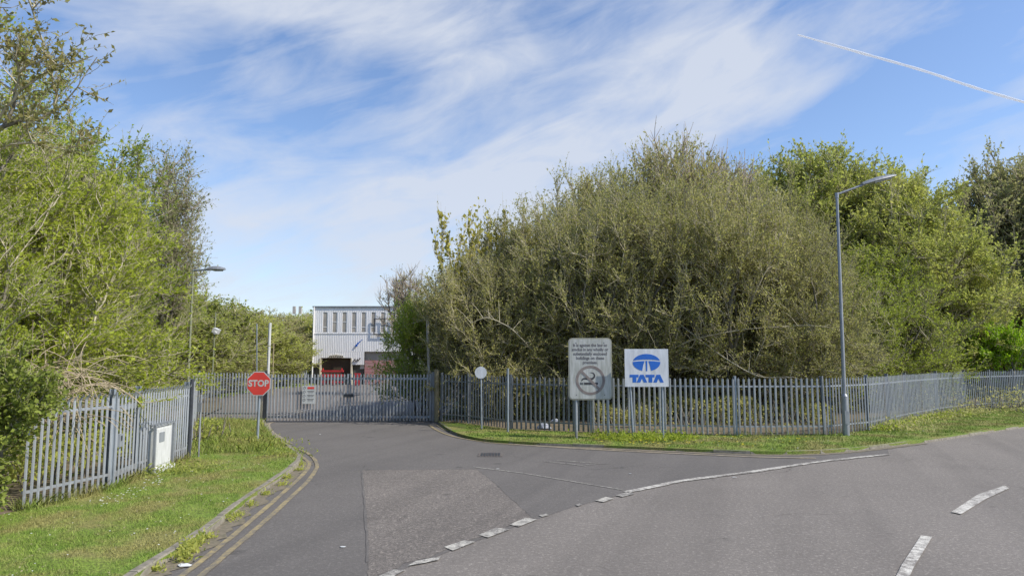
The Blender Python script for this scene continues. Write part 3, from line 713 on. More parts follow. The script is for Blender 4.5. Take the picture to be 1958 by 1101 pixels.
def yard_lamp(px, y0, pxh, Y, label):
    a = D(px, 760, Y); b = D(px, y0, Y); c = D(pxh, y0, Y)
    t = empty('yard_lamp', (a.x, Y, 0), 0, label, 'lamp post')
    mb = MB(); mb.tube([(0, 0, 0), (0, 0, b.z)], [.05, .035], 8); mb.build('column', M['mossy'], t, True)
    mb = MB(); mb.tube([(0, 0, b.z), (c.x - a.x - .5, 0, b.z + .03)], .035, 8); mb.build('bracket_arm', M['galv_post'], t, True)
    lamp_head(t, (c.x - a.x - .55, 0, b.z + .03), Matrix.Identity(3), .6)
yard_lamp(358, 517, 427, 24, 'yard lamp with a long level arm, rising past the left trees')
yard_lamp(431, 594, 449, 62, 'far small yard lamp whose head shows above the treetops')
t0 = D(404, 742, 29)
t = empty('camera_pole', (t0.x, 29, 0), 0, 'slim pole with a white security camera, left of the stop sign', 'pole')
mb = MB(); mb.tube([(0, 0, 0), (.05, 0, D(406, 597, 29).z)], .03, 8); mb.build('pole', M['mossy'], t, True)
zc = D(408, 634, 29).z
mb = MB(); mb.box((.15, -.1, zc + .03), (.2, .34, .2), mat=Matrix.Rotation(R(25), 3, 'Y')); mb.box((.04, 0, zc + .1), (.1, .06, .12)); mb.tube([(.18, -.26, zc - .04), (.2, -.36, zc - .07)], .06, 8); mb.build('security_camera', M['white'], t)
post('pole', 491, 619, 800, .03, M['galv_post'], 'thin grey pole rising directly behind the stop sign', 'pole', Y=32)
t_ = post('pole', 511, 617, 742, .085, M['white'], 'white leaning pole just right of the stop sign', 'pole', Y=40, px1=516.5)
post('pole', 521, 655, 742, .05, M['timber'], 'short mossy pole right of the white leaning pole', 'pole', Y=44, px1=523)
# phone mast far away
mY = 170; a = D(567, 640, mY); t = empty('phone_mast', (a.x, mY, 0), 0, 'distant phone mast with two upright antenna drums above the trees', 'mast')
zt = D(567, 586, mY).z
mb = MB()
for dx_ in (-.35, .35):
    mb.tube([(dx_ * 3, 0, 0), (dx_, 0, zt - 1.8)], .12, 6)
for k in range(8): mb.tube([(-.6, 0, 4 + k), (.6, 0, 4.8 + k)], .05, 5)
mb.build('lattice', M['galv_post'], t)
for dx_ in (-.75, .75):
    mb = MB(); mb.box((dx_, 0, zt - .9), (.7, .5, 1.9)); mb.build('antenna', M['cable'], t)

# ------------------------------------------------------------------ industrial building
BY = 63.0; s_ = BY / FPX
def BX(px): return D(px, 650, BY).x
def BZ(py): return max(0.0, D(700, py, BY).z)
xL, xR = BX(598), BX(598) + 17.0; zT = BZ(587); zC = BZ(697)
b_root = empty('industrial_building', ((xL + xR) / 2, BY, 0), 0, 'pale ribbed metal industrial unit with slit windows beyond the gate', 'building')
ox = (xL + xR) / 2; dep = 22
def lx(px): return BX(px) - ox
d1 = (lx(615), lx(672), BZ(684)); d2 = (lx(697), lx(697) + 3.9, BZ(672))
# ribbed cladding front: stepped profile, with window and door openings
wins = [(lx(616.4 + 18.5 * k), lx(624.8 + 18.5 * k)) for k in range(9)]; wz0, wz1 = BZ(635), BZ(597)
mb = MB(); x = xL - ox; rib = .16; XE = xR - ox
def clad(x0, x1, z0, z1):
    n = max(1, round((x1 - x0) / rib)); st = (x1 - x0) / n
    for i in range(n):
        a = x0 + i * st
        P_ = [(a, 0), (a + st * .25, 0), (a + st * .35, -.012), (a + st * .9, -.012), (a + st, 0)]
        for (xa, ya), (xb, yb) in zip(P_[:-1], P_[1:]): mb.add([(xa, ya, z0), (xb, yb, z0), (xb, yb, z1), (xa, ya, z1)], [(0, 1, 2, 3)])
clad(x, XE, wz1, zT)
edges = [x] + [e for w_ in wins for e in w_] + [XE]
for i in range(0, len(edges), 2): clad(edges[i], edges[i + 1], wz0, wz1)
clad(x, XE, d2[2], wz0); clad(x, d2[0], d1[2], d2[2]); clad(d2[1], XE, d1[2], d2[2])
clad(x, d1[0], zC, d1[2]); clad(d1[1], d2[0], zC, d1[2]); clad(d2[1], XE, zC, d1[2])
mb.build('front_cladding', M['clad'], b_root)
mb = MB(); mb.box((x + .02, dep / 2, zT / 2), (.04, dep, zT)); mb.box((XE - .02, dep / 2, zT / 2), (.04, dep, zT)); mb.box((0, dep, zT / 2), (XE - x, .04, zT))
mb.build('wall', M['clad'], b_root)
mb = MB(); mb.box((0, dep / 2, zT + .03), (XE - x + .1, dep + .14, .06)); mb.box((0, -.06, zT + .02), (XE - x + .16, .07, .13)); mb.build('roof', M['galv_dark'], b_root)
mb = MB(); mb.box((0, .55, zC / 2 - .02), (XE - x - .2, .1, zC)); o = mb.build('lower_wall', M['brickdark'], b_root)
for k, (a, b) in enumerate(wins):
    mb = MB(); mb.box(((a + b) / 2, .05, (wz0 + wz1) / 2), (b - a, .04, wz1 - wz0)); wo_ = mb.build('window', M['glass_dim'], b_root)
    mb = MB()
    for q in (a + .012, b - .012): mb.box((q, .015, (wz0 + wz1) / 2), (.022, .02, wz1 - wz0))
    mb.box(((a + b) / 2, .018, wz0 + (wz1 - wz0) * (.52 if k in (1, 2, 7) else .25)), (b - a - .06, .02, .05)); mb.build('frame', M['clad'], wo_)
mb = MB(); mb.box((0, -.03, BZ(637.5)), (XE - x, .03, .05)); mb.build('flashing', M['clad'], b_root)
# doors
mb = MB(); mb.box(((d1[0] + d1[1]) / 2, .3, d1[2] / 2), (d1[1] - d1[0], .1, d1[2])); dd = mb.build('doorway_panel', M['interior'], b_root)  # flat dark panel standing in for the dim inside of the open doorway
mb = MB()
for q in (d1[0] - .06, d1[1] + .06): mb.box((q, .1, d1[2] / 2), (.12, .3, d1[2]))
mb.build('frame', M['cream'], dd)
mb = MB(); mb.box(((d2[0] + d2[1]) / 2, .3, d2[2] * .36), (d2[1] - d2[0], .1, d2[2] * .72)); dd2 = mb.build('doorway_panel', M['pinkred'], b_root)
mb = MB(); 
for k in range(16): mb.box(((d2[0] + d2[1]) / 2, .242, .12 + k * .135), (d2[1] - d2[0] - .02, .02, .09))
mb.build('slats', M['pinkred'], dd2)
mb = MB(); mb.box(((d2[0] + d2[1]) / 2, .34, d2[2] * .86), (d2[1] - d2[0], .1, d2[2] * .28)); mb.build('header', M['glass_dim'], b_root)
# hazard fan over the first door
mb = MB(); mb.prism([(lx(628), BZ(683.5)), (lx(659), BZ(683.5)), (lx(656), BZ(679.5)), (lx(643.5), BZ(677.5)), (lx(631), BZ(679.5))], -.09, -.05); hp = mb.build('hazard_panel', M['cream'], b_root)
mb = MB()
for k in range(8):
    sg = -1 if k < 4 else 1; xx = 631 + k * 3.4 + (1.5 if k >= 4 else 0)
    mb.prism([(lx(xx), BZ(683)), (lx(xx + 1.5), BZ(683)), (lx(xx + 1.5 - sg * 1.4), BZ(679.6)), (lx(xx - sg * 1.4), BZ(679.6))], -.1, -.092)
mb.build('stripes', M['black'], hp)
# frame of an old sign, faded wall signs
mb = MB(); a, b, z0, z1 = lx(715.5), lx(753), BZ(639), BZ(609.5)
for q in (a, (a + b) / 2, b): mb.box((q, -.16, (z0 + z1) / 2), (.08, .06, z1 - z0 - .08))
for q in (z0, z1): mb.box(((a + b) / 2, -.16, q), (b - a + .08, .06, .08))
for q in (a, b): mb.box((q, -.08, z1 - .2), (.06, .1, .06))
mb.build('sign_frame', M['black'], b_root)
mb = MB()
for (xa, ya), (xb, yb), r_ in (((680, 662), (685, 655), .035), ((683, 660), (688, 653), .045), ((686, 655), (693, 649.5), .03), ((682, 662), (684, 660), .06)):
    mb.tube([(lx(xa), -.08, BZ(ya)), (lx(xb), -.08, BZ(yb))], r_, 6)
mb.build('faded_script', M['blue'], b_root)
mb = MB()
for (xa, ya), (xb, yb) in (((677, 691), (680, 686)), ((680, 686), (681, 691)), ((683, 690), (685, 686)), ((685, 687), (687, 690)), ((687, 688), (690, 684.5))):
    mb.tube([(lx(xa), -.08, BZ(ya)), (lx(xb), -.08, BZ(yb))], .045, 6)
mb.build('faded_script', M['black'], b_root)
mb = MB(); mb.box((lx(691.5), .42, BZ(701)), (.38, .03, .4)); mb.build('wall_notice', M['white'], b_root)
mb = MB(); mb.tube([(xL - ox + .06, -.1, 0), (xL - ox + .06, -.1, zT)], .06, 8); mb.build('downpipe', M['clad'], b_root)

# red plastic barriers and a loader in front of the building
def barrier(px, Y, w, label, h=1.0):
    p = D(px, 730, Y); t = empty('traffic_barrier', (p.x, Y, 0), 0, label, 'barrier', 'red plastic barriers in front of the building')
    mb = MB(); mb.box((0, 0, h - .12), (w, .1, .22)); mb.box((0, 0, .3), (w, .1, .14))
    n = max(2, int(w / .3))
    for k in range(n): mb.box((-w / 2 + (k + .5) * w / n, 0, h / 2), (.1, .09, h - .1))
    mb.build('panel', M['redplastic'], t)
    mb = MB()
    for q in (-w / 2 + .15, w / 2 - .15): mb.box((q, 0, .03), (.12, .5, .06))
    mb.build('feet', M['darksteel'], t)
barrier(626, 61.2, 1.0, 'red plastic barrier at the left side of the first doorway', 1.0)
barrier(645, 61.0, 1.0, 'red plastic barrier in the middle of the first doorway', 1.0)
barrier(683, 60.5, .55, 'narrow red barrier standing between the two big doors', 1.1)
t = empty('red_van', (D(636, 720, 62.6).x, 62.55, 0), 0, 'low red flatbed trailer parked in the mouth of the first doorway', 'trailer')
mb = MB(); mb.box((-.05, .1, 1.22), (2.0, .25, .16)); mb.box((-.9, .1, 1.38), (.08, .2, .2)); mb.box((.8, .1, 1.38), (.08, .2, .2)); mb.box((-.05, .1, .75), (1.5, .12, .1)); mb.build('bed', M['redplastic'], t); t.name = 'trailer'
for q in (-.7, .7):
    mb = MB(); mb.tube([(q, -.08, .33), (q, .1, .33)], .3, 14); mb.build('wheel', M['darksteel'], t)
# grey container at the end of the yard
p = D(583, 725, 64); t = empty('storage_container', (p.x - .6, 67, 0), 0, 'pale blue-grey storage container beside the far end of the building', 'container')
mb = MB(); mb.box((0, 0, 1.3), (2.4, 5, 2.5))
for k in range(9): mb.box((-1.08 + k * .27, -2.53, 1.3), (.12, .05, 2.3))
mb.build('body', M['galv_post'], t)
mb = MB()
for q in (-.4, .4): mb.tube([(q, -2.59, .2), (q, -2.59, 2.4)], .03, 6)
mb.build('door_bar', M['galv'], t)

# ------------------------------------------------------------------ vegetation builders (numpy)
def arr_mesh(name, parts):
    """parts: list of (verts Nx3, faces Mxk int, material, smooth)"""
    vs, loops, starts, tot, mi, mats = [], [], [], [], [], []
    vo = lo = 0
    for v, f, m in parts:
        if len(f) == 0: continue
        if m not in mats: mats.append(m)
        k = f.shape[1]; vs.append(v); loops.append((f + vo).ravel()); starts.append(lo + np.arange(len(f)) * k); tot.append(np.full(len(f), k)); mi.append(np.full(len(f), mats.index(m)))
        vo += len(v); lo += f.size
    me = bpy.data.meshes.new(name); V_ = np.concatenate(vs).astype(np.float32); Lp = np.concatenate(loops).astype(np.int32)
    me.vertices.add(len(V_)); me.vertices.foreach_set('co', V_.ravel())
    me.loops.add(len(Lp)); me.loops.foreach_set('vertex_index', Lp)
    st = np.concatenate(starts).astype(np.int32); me.polygons.add(len(st)); me.polygons.foreach_set('loop_start', st)
    me.polygons.foreach_set('material_index', np.concatenate(mi).astype(np.int32))
    for m in mats: me.materials.append(m)
    me.update(calc_edges=True); return me
def unit(a): return a / np.maximum(np.linalg.norm(a, axis=-1, keepdims=True), 1e-9)
def tubes(a, b, ra, rb, k=3):
    d = unit(b - a); ref = np.where(np.abs(d[:, 2:3]) < .9, np.array([[0, 0, 1.]]), np.array([[1., 0, 0]]))
    u = unit(np.cross(d, ref)); w = np.cross(d, u); n = len(a)
    an = 2 * np.pi * np.arange(k) / k
    off = u[:, None, :] * np.cos(an)[None, :, None] + w[:, None, :] * np.sin(an)[None, :, None]
    v = np.concatenate([a[:, None] + off * ra[:, None, None], b[:, None] + off * rb[:, None, None]], 1).reshape(-1, 3)
    j = np.arange(k); q = np.stack([j, (j + 1) % k, (j + 1) % k + k, j + k], 1)
    f = (q[None] + (np.arange(n) * 2 * k)[:, None, None]).reshape(-1, 4); return v, f
def leaves(p, d, L, wr, rng, up=.4):
    n = len(p); nr = unit(rng.normal(size=(n, 3)) + np.array([0, 0, up])); d = unit(d); s = unit(np.cross(d, nr)); nr = np.cross(s, d)
    L = L[:, None]; w = L * wr
    v = np.stack([p, p + d * L * .45 + s * w * .5 + nr * L * .06, p + d * L, p + d * L * .45 - s * w * .5 + nr * L * .06], 1).reshape(-1, 3)
    return v, (np.arange(n) * 4)[:, None] + np.arange(4)[None]
def make_tree(seed, lobes, n=700, stems=1, trunk_h=1.0, bf=.35, r_tip=.006, twigs=6, tw_len=.5, tw_up=.3, tw_rad=.004, lf_per=5, lf=.06, lf_w=.5, leaf='lf_green', twig='twig', shell=.5, trunk_r=.14, leafmul=1.0, fan=.25, lean=0, twig_spread=.7, clump=.0):
    """lobes: (cx,cy,cz, rx,ry,rz, weight). A branch network grown to points filling the lobes, twigs and leaves on it."""
    rng = np.random.default_rng(seed)
    W_ = np.array([l[6] for l in lobes], float); W_ /= W_.sum()
    idx = rng.choice(len(lobes), n, p=W_); Lb = np.array([l[:6] for l in lobes], float)[idx]
    dirs = unit(rng.normal(size=(n, 3))); rad = rng.random(n) ** shell
    bumpy = 1 + .16 * np.sin(dirs[:, 0] * 5 + seed) * np.cos(dirs[:, 2] * 6 + seed * 2) + .12 * np.sin(dirs[:, 1] * 9 + seed * 3)
    P_ = Lb[:, :3] + dirs * (rad * bumpy)[:, None] * Lb[:, 3:6]; P_ = P_[P_[:, 2] > .25]
    nodes = []; par = []; plen = []
    for s in range(stems):
        an = 2 * math.pi * (s + rng.random() * .6) / stems; rr = 0 if stems == 1 else .15 + .25 * rng.random()
        base = np.array([rr * math.cos(an), rr * math.sin(an), -.1]); prev = -1
        outd = np.array([math.cos(an) * fan + lean, math.sin(an) * fan, 1.0]) if stems > 1 else np.array([lean + .05, .03, 1.])
        for k in range(5):
            q = base + outd * trunk_h * k / 4 + (rng.normal(size=3) * .04 * (k > 0)); nodes.append(q); par.append(prev); plen.append(0 if prev < 0 else plen[prev] + np.linalg.norm(q - nodes[prev])); prev = len(nodes) - 1
    m = len(nodes); N = m + len(P_); X = np.zeros((N, 3)); X[:m] = nodes; PL = np.zeros(N); PL[:m] = plen; PA = np.full(N, -1); PA[:m] = par
    order = np.argsort(np.linalg.norm(P_ - np.array([0, 0, trunk_h * .6]), axis=1))
    ok = np.ones(N, bool)
    if stems == 1: ok[:3] = False
    for c, i in enumerate(order):
        j = m + c; d = np.linalg.norm(X[:j] - P_[i], axis=1); cost = d + bf * PL[:j] + np.where(ok[:j], 0, 50)
        q = int(np.argmin(cost)); X[j] = P_[i]; PA[j] = q; PL[j] = PL[q] + d[q]
    ch = np.zeros(N); main = np.full(N, -1)
    wgt = np.full(N, r_tip ** 2.2)
    for j in range(N - 1, -1, -1):
        if PA[j] >= 0:
            if ch[PA[j]] > 0: wgt[PA[j]] += wgt[j]
            else: wgt[PA[j]] = wgt[PA[j]] * .3 + wgt[j]
            if main[PA[j]] < 0 or wgt[j] > wgt[main[PA[j]]]: main[PA[j]] = j
            ch[PA[j]] += 1
    for _ in range(2):
        mid = (PA >= 0) & (main >= 0); X2 = X.copy(); X2[mid] = .5 * X[mid] + .25 * (X[PA[mid]] + X[main[mid]]); X = X2
    Rr = wgt ** (1 / 2.2); rmax = Rr[:m].max(); Rr = Rr * min(1.0, trunk_r / rmax) if rmax > trunk_r else Rr
    Rr = np.maximum(Rr, r_tip * .8)
    e = np.where(PA >= 0)[0]; pa = PA[e]; r0 = np.minimum(Rr[pa], Rr[e] * 1.5); r1 = Rr[e]
    big = (r1 > .02)
    # bend each long edge a little: two segments
    midp = (X[pa] + X[e]) / 2 + rng.normal(size=(len(e), 3)) * (.05 * np.linalg.norm(X[e] - X[pa], axis=1))[:, None]; rm = (r0 + r1) / 2
    wood = []
    for sel, k in ((big, 6), (~big, 3)):
        for A, B, a_, b_ in ((X[pa], midp, r0, rm), (midp, X[e], rm, r1)):
            v, f = tubes(A[sel], B[sel], a_[sel], b_[sel], k); wood.append((v, f, M['bark'] if k == 6 else M[twig]))
    trunk_me = arr_mesh('trunk', wood)
    # twigs
    cand = e[Rr[e] < r_tip * 3.2]; T = np.repeat(cand, twigs); nt = len(T)
    ed = unit(X[T] - X[PA[T]]); t = rng.random((nt, 1)); st = X[PA[T]] * (1 - t) + X[T] * t
    out = unit(X[T] - np.array([0, 0, trunk_h]))
    dr = unit(ed * .5 + out * .45 + rng.normal(size=(nt, 3)) * twig_spread * .7 + np.array([0, 0, tw_up])); Ln = tw_len * (.45 + .9 * rng.random((nt, 1)))
    m1 = st + dr * Ln * .5; dr2 = unit(dr + rng.normal(size=(nt, 3)) * .22 + np.array([0, 0, tw_up * .3])); m2 = m1 + dr2 * Ln * .5
    r = np.full(nt, tw_rad); v1, f1 = tubes(st, m1, r * 1.2, r, 3); v2, f2 = tubes(m1, m2, r, r * .5, 3)
    parts = [(v1, f1, M[twig]), (v2, f2, M[twig])]
    lp_ = int(lf_per)
    if lp_ > 0:
        ti = np.repeat(np.arange(nt), lp_)
        if clump > 0:
            keep = (np.sin(m2[:, 0] * 2.3 + seed) + np.sin(m2[:, 1] * 2.1 + 1) + np.sin(m2[:, 2] * 2.7 + 2)) / 3 > -1 + clump * 1.2
            ti = ti[keep[ti]]
        tt = .15 + .9 * rng.random((len(ti), 1)); lpz = np.where(tt < .5, st[ti] + (m1 - st)[ti] * tt * 2, m1[ti] + (m2 - m1)[ti] * (tt - .5) * 2)
        ld = dr[ti] * .6 + rng.normal(size=(len(ti), 3)) * .7
        v, f = leaves(lpz, ld, lf * (.4 + 1.3 * rng.random(len(ti)) ** 1.3), lf_w, rng); parts.append((v, f, M[leaf]))
    crown_me = arr_mesh('crown', parts)
    return trunk_me, crown_me
def ref_top(me_c):
    a = np.empty(len(me_c.vertices) * 3, np.float32); me_c.vertices.foreach_get('co', a); a = a.reshape(-1, 3); return float(np.percentile(a[:, 2], 99.7)), float(np.percentile(np.abs(a[:, 0]), 98))

PROTO = {}
M['lf_haw'] = leafmat('sunlit_green_leaf', [(.34, .46, .05), (.46, .56, .08), (.38, .50, .06)], .6)  # leaf green lightened to stand in for sun on the gate shrub
def proto(kind, *a, **k):
    t, c = make_tree(*a, **k); h, r = ref_top(c); PROTO[kind] = (t, c, h, r)
# sallow: many stems fanning from the ground, dense twigs, small olive leaves
SAL = [(0, 0, 3.0, 2.9, 2.9, 2.6, 3), (1.2, .3, 4.4, 2.0, 2.0, 1.9, 1.6), (-1.2, -.2, 4.2, 2.0, 2.0, 1.9, 1.6), (0, -.8, 1.6, 2.8, 2.6, 1.3, 1.2)]
proto('sallow_a', 1, SAL, n=1300, stems=7, trunk_h=1.2, bf=.5, twigs=10, tw_len=.55, tw_up=.1, tw_rad=.004, lf_per=10, lf=.062, lf_w=.45, leaf='lf_olive', shell=.42, trunk_r=.11, fan=.6, r_tip=.009)
proto('sallow_b', 2, [(0, 0, 3.2, 2.7, 2.7, 2.7, 3), (.4, .3, 5.0, 1.8, 1.8, 1.6, 1.6), (-1.4, -.2, 3.4, 1.8, 1.8, 1.9, 1.6), (1.3, -.5, 2.4, 2.0, 2.2, 1.6, 1.2)], n=1300, stems=6, trunk_h=1.2, bf=.5, twigs=10, tw_len=.55, tw_up=.12, tw_rad=.004, lf_per=10, lf=.06, lf_w=.45, leaf='lf_olive', shell=.42, trunk_r=.12, fan=.5, r_tip=.009)
# leafy bush trees for the left side
BUSH = [(0, 0, 3.4, 2.6, 2.6, 3.0, 3), (.8, .3, 5.2, 1.7, 1.7, 1.8, 1.5), (-1.0, -.2, 4.6, 1.8, 1.8, 1.8, 1.5), (.3, -1.0, 1.8, 2.6, 2.2, 1.5, 1.4), (.4, -.8, 4.0, 1.6, 1.6, 1.4, 1)]
proto('bush_a', 3, BUSH, n=1200, stems=4, trunk_h=1.3, bf=.45, twigs=7, tw_len=.5, tw_up=.3, tw_rad=.0045, lf_per=13, lf=.064, lf_w=.5, leaf='lf_green', clump=.38, shell=.42, trunk_r=.13, fan=.4, r_tip=.008)
proto('sunlit_bush', 14, BUSH, n=800, stems=4, trunk_h=1.2, bf=.45, twigs=7, tw_len=.5, tw_up=.2, tw_rad=.0045, lf_per=11, lf=.09, lf_w=.5, leaf='lf_haw', shell=.45, trunk_r=.12, fan=.4, r_tip=.008)
proto('bush_b', 4, [(0, 0, 3.8, 2.4, 2.4, 3.2, 3), (1.0, .3, 4.6, 1.7, 1.7, 2.0, 1.5), (-.6, .2, 6.0, 1.5, 1.5, 1.5, 1.2), (.3, -.6, 2.0, 2.4, 2.2, 1.6, 1.4)], n=1200, stems=3, trunk_h=1.4, bf=.45, twigs=7, tw_len=.5, tw_up=.4, tw_rad=.0045, lf_per=12, lf=.062, lf_w=.5, leaf='lf_green', clump=.38, shell=.42, trunk_r=.14, fan=.35, r_tip=.008)
# round-headed trees right
proto('round_a', 5, [(0, 0, 5.0, 3.3, 3.3, 3.6, 3), (1.6, .4, 6.2, 2.0, 2.0, 2.0, 1.5), (-1.5, -.5, 6.6, 1.9, 1.9, 1.8, 1.5), (.2, -.8, 7.6, 1.8, 1.8, 1.4, 1.2), (.6, -1.2, 3.0, 3.0, 2.4, 2.2, 1.6)], n=1300, stems=3, trunk_h=2.0, bf=.4, twigs=9, tw_len=.6, tw_up=.15, tw_rad=.005, lf_per=10, lf=.10, lf_w=.5, leaf='lf_mid', clump=.35, shell=.38, trunk_r=.2, fan=.3, r_tip=.010)
proto('far', 6, [(0, 0, 4.2, 2.7, 2.7, 3.2, 3), (1.0, .2, 5.8, 1.7, 1.7, 1.7, 1.4), (-1.0, 0, 5.2, 1.8, 1.8, 1.8, 1.4), (0, -.4, 2.0, 2.6, 2.4, 1.8, 1.3)], n=700, stems=3, trunk_h=1.6, bf=.4, twigs=7, tw_len=.7, tw_up=.3, tw_rad=.010, lf_per=7, lf=.13, lf_w=.55, leaf='lf_mid', shell=.42, trunk_r=.15, fan=.35, r_tip=.014)
proto('far_brown', 7, [(0, 0, 4.6, 2.5, 2.5, 3.4, 3), (1.0, .2, 6.4, 1.6, 1.6, 1.7, 1.4), (-1.0, 0, 5.6, 1.7, 1.7, 1.8, 1.4), (0, -.4, 2.0, 2.4, 2.2, 1.8, 1.0)], n=700, stems=2, trunk_h=2.0, bf=.4, twigs=9, tw_len=.65, tw_up=.2, tw_rad=.007, lf_per=12, lf=.10, lf_w=.5, leaf='lf_brown', twig='twig_pale', shell=.45, trunk_r=.16, fan=.3, r_tip=.014)
proto('birch', 8, [(0, 0, 6.0, 1.5, 1.5, 3.6, 3), (.6, 0, 7.6, 1.1, 1.1, 1.8, 1.2), (.9, -.2, 5.0, 1.0, 1.0, 1.6, 1)], n=520, stems=1, trunk_h=4.0, bf=.25, twigs=6, tw_len=.6, tw_up=-.2, tw_rad=.004, lf_per=5, lf=.07, lf_w=.6, leaf='lf_birch', twig='twig_pale', shell=.5, trunk_r=.12, r_tip=.008)
proto('bare', 9, [(0, 0, 5.0, 2.2, 2.2, 2.6, 3), (-.7, 0, 6.6, 1.4, 1.4, 1.4, 1), (.9, 0, 6.2, 1.3, 1.3, 1.4, 1)], n=340, stems=2, trunk_h=2.2, bf=.3, twigs=5, tw_len=.7, tw_up=.25, tw_rad=.012, lf_per=1, lf=.12, lf_w=.5, leaf='lf_brown', twig='twig_pale', shell=.5, trunk_r=.12, r_tip=.018)
proto('sapling', 10, [(0, 0, 4.2, 1.2, 1.0, 1.8, 2), (-.6, 0, 5.0, .8, .7, 1.3, 1), (.7, 0, 5.2, .7, .7, 1.2, 1)], n=75, stems=1, trunk_h=2.4, bf=.5, twigs=4, tw_len=.7, tw_up=.9, tw_rad=.005, lf_per=5, lf=.12, lf_w=.75, leaf='lf_yellow', twig='twig', shell=.5, trunk_r=.08, r_tip=.011, twig_spread=.4)
proto('lime', 11, [(0, 0, 2.2, 1.9, 1.6, .7, 2), (.9, 0, 1.8, 1.2, 1.2, .6, 1), (-.7, 0, 1.7, 1.1, 1.1, .6, 1)], n=320, stems=3, trunk_h=1.2, bf=.4, twigs=7, tw_len=.35, tw_up=.1, tw_rad=.005, lf_per=9, lf=.09, lf_w=.6, leaf='lf_lime', shell=.5, trunk_r=.06, r_tip=.008)
def place(kind, name, label, x, y, h, r, rz=0.0, cat='tree', group=None, z=VZ - .05):
    tm, cm, ph, pr = PROTO[kind]
    root = empty(name, (x, y, z), rz, label, cat, group); s = h / ph; sr = r / pr
    for nm, me in (('trunk', tm), ('crown', cm)):
        o = bpy.data.objects.new(nm, me); COL.objects.link(o); o.parent = root
    root.scale = (sr, sr, s); return root
def PT(kind, name, label, px, top, Y, r, rz=0.0, **k):
    p = D(px, top, Y); return place(kind, name, label, p.x, Y, p.z - .05, r, rz, **k)
g1 = 'olive sallow willows behind the right fence'
PT('sallow_a', 'willow_tree', 'lowest olive sallow nearest the gate, leaning over the dark fence', 938, 485, 28.2, 2.7, .3, group=g1)
PT('sallow_b', 'willow_tree', 'olive sallow standing behind the round sign', 985, 430, 29.5, 3.3, 1.3, group=g1)
PT('sallow_a', 'willow_tree', 'twiggy sallow behind the no smoking board', 1100, 385, 28.5, 3.5, 2.2, group=g1)
PT('sallow_b', 'willow_tree', 'twiggy sallow behind the blue and white logo board', 1235, 362, 28.3, 3.7, 3.6, group=g1)
PT('sallow_a', 'willow_tree', 'broad sallow between the logo board and the leaning corner post', 1375, 370, 28.3, 3.6, 4.4, group=g1)
PT('sallow_b', 'willow_tree', 'spreading sallow directly left of the street lamp', 1500, 440, 28, 3.2, 5.5, group=g1)
PT('sallow_b', 'willow_tree', 'taller sallow at the back, rising above the no smoking board', 1120, 335, 34, 3.9, .9, group=g1)
PT('sallow_a', 'willow_tree', 'tallest sallow, its rounded top the highest point of the thicket', 1225, 294, 33.5, 4.0, 5.1, group=g1)
PT('sallow_b', 'willow_tree', 'tall sallow at the back, left of the bare topped tree', 1330, 325, 34.5, 3.6, 2.9, group=g1)
PT('sallow_a', 'willow_tree', 'sallow at the back between the thicket and the round green trees', 1440, 350, 34, 3.4, 3.3, group=g1)
PT('sallow_b', 'willow_tree', 'small sallow bending over the far side of the gate', 905, 525, 33, 2.2, 1.9, group=g1)
PT('bare', 'bare_tree', 'bare topped tree poking out above the middle of the thicket', 1310, 262, 33, 2.6, .4)
PT('bare', 'bare_tree', 'thin bare tree beside the building, left of the thicket', 776, 512, 46, 1.9, 2.0)
PT('bare', 'bare_tree', 'slender bare tree between the sallows and the green trees', 1390, 290, 35, 2.0, 4.0)
PT('sunlit_bush', 'shrub', 'bright green shrub, leaves coloured as if sunlit, overhanging the right half of the gate', 806, 568, 30.0, 1.5, 4.4, cat='shrub')
PT('bush_b', 'shrub', 'green shrub behind the tall pale pole at the gate', 835, 585, 30.5, 1.7, 1.1, cat='shrub')
PT('sapling', 'maple_sapling', 'spiky yellow leaved sapling above the left shoulder of the thicket', 880, 388, 28.5, 1.15, 0.2)
PT('sapling', 'maple_sapling', 'second yellow leaved sapling, with upright shoots nearer the thicket top', 950, 392, 30, 1.0, 2.2)
g2 = 'round headed green trees behind the right fence'
PT('round_a', 'broadleaf_tree', 'round headed green tree at the back, above the street lamp arm', 1520, 298, 40, 5.0, 0.5, group=g2)
PT('round_a', 'broadleaf_tree', 'full green tree directly behind the lamp head', 1640, 318, 38, 4.4, 2.0, group=g2)
PT('round_a', 'broadleaf_tree', 'broad green tree sloping down to the right of the lamp', 1745, 375, 36, 4.2, 3.5, group=g2)
PT('round_a', 'broadleaf_tree', 'low green tree at the foot of the right hand slope of crowns', 1800, 470, 38, 3.0, 4.8, group=g2)
PT('bush_b', 'broadleaf_tree', 'green tree close behind the fence, right of the street lamp', 1690, 480, 33, 3.2, 1.0, group=g2)
PT('bush_a', 'broadleaf_tree', 'leafy tree close behind the fence, left of the street lamp', 1585, 520, 31, 2.9, 2.6, group=g2)
PT('far_brown', 'birch_tree', 'tall brownish tree at the right edge of the picture', 1905, 303, 50, 4.4, 0)
PT('far_brown', 'birch_tree', 'brownish tree cut by the right border, lower than its neighbour', 2010, 340, 47, 4.4, 2)
PT('lime', 'lime_shrub', 'bright lime green shrub standing over the far right fence', 1908, 614, 35.3, 2.0, 0, cat='shrub')
g3 = 'far trees at the right edge'
for px, tp, Y, lab in ((1860, 560, 46, 'dark low tree behind the lime green shrub'), (1960, 520, 44, 'dark tree behind the right end of the fence'), (2080, 480, 46, 'tree beyond the right end of the fence')):
    PT('far', 'far_tree', lab, px, tp, Y, 4, px, group=g3)
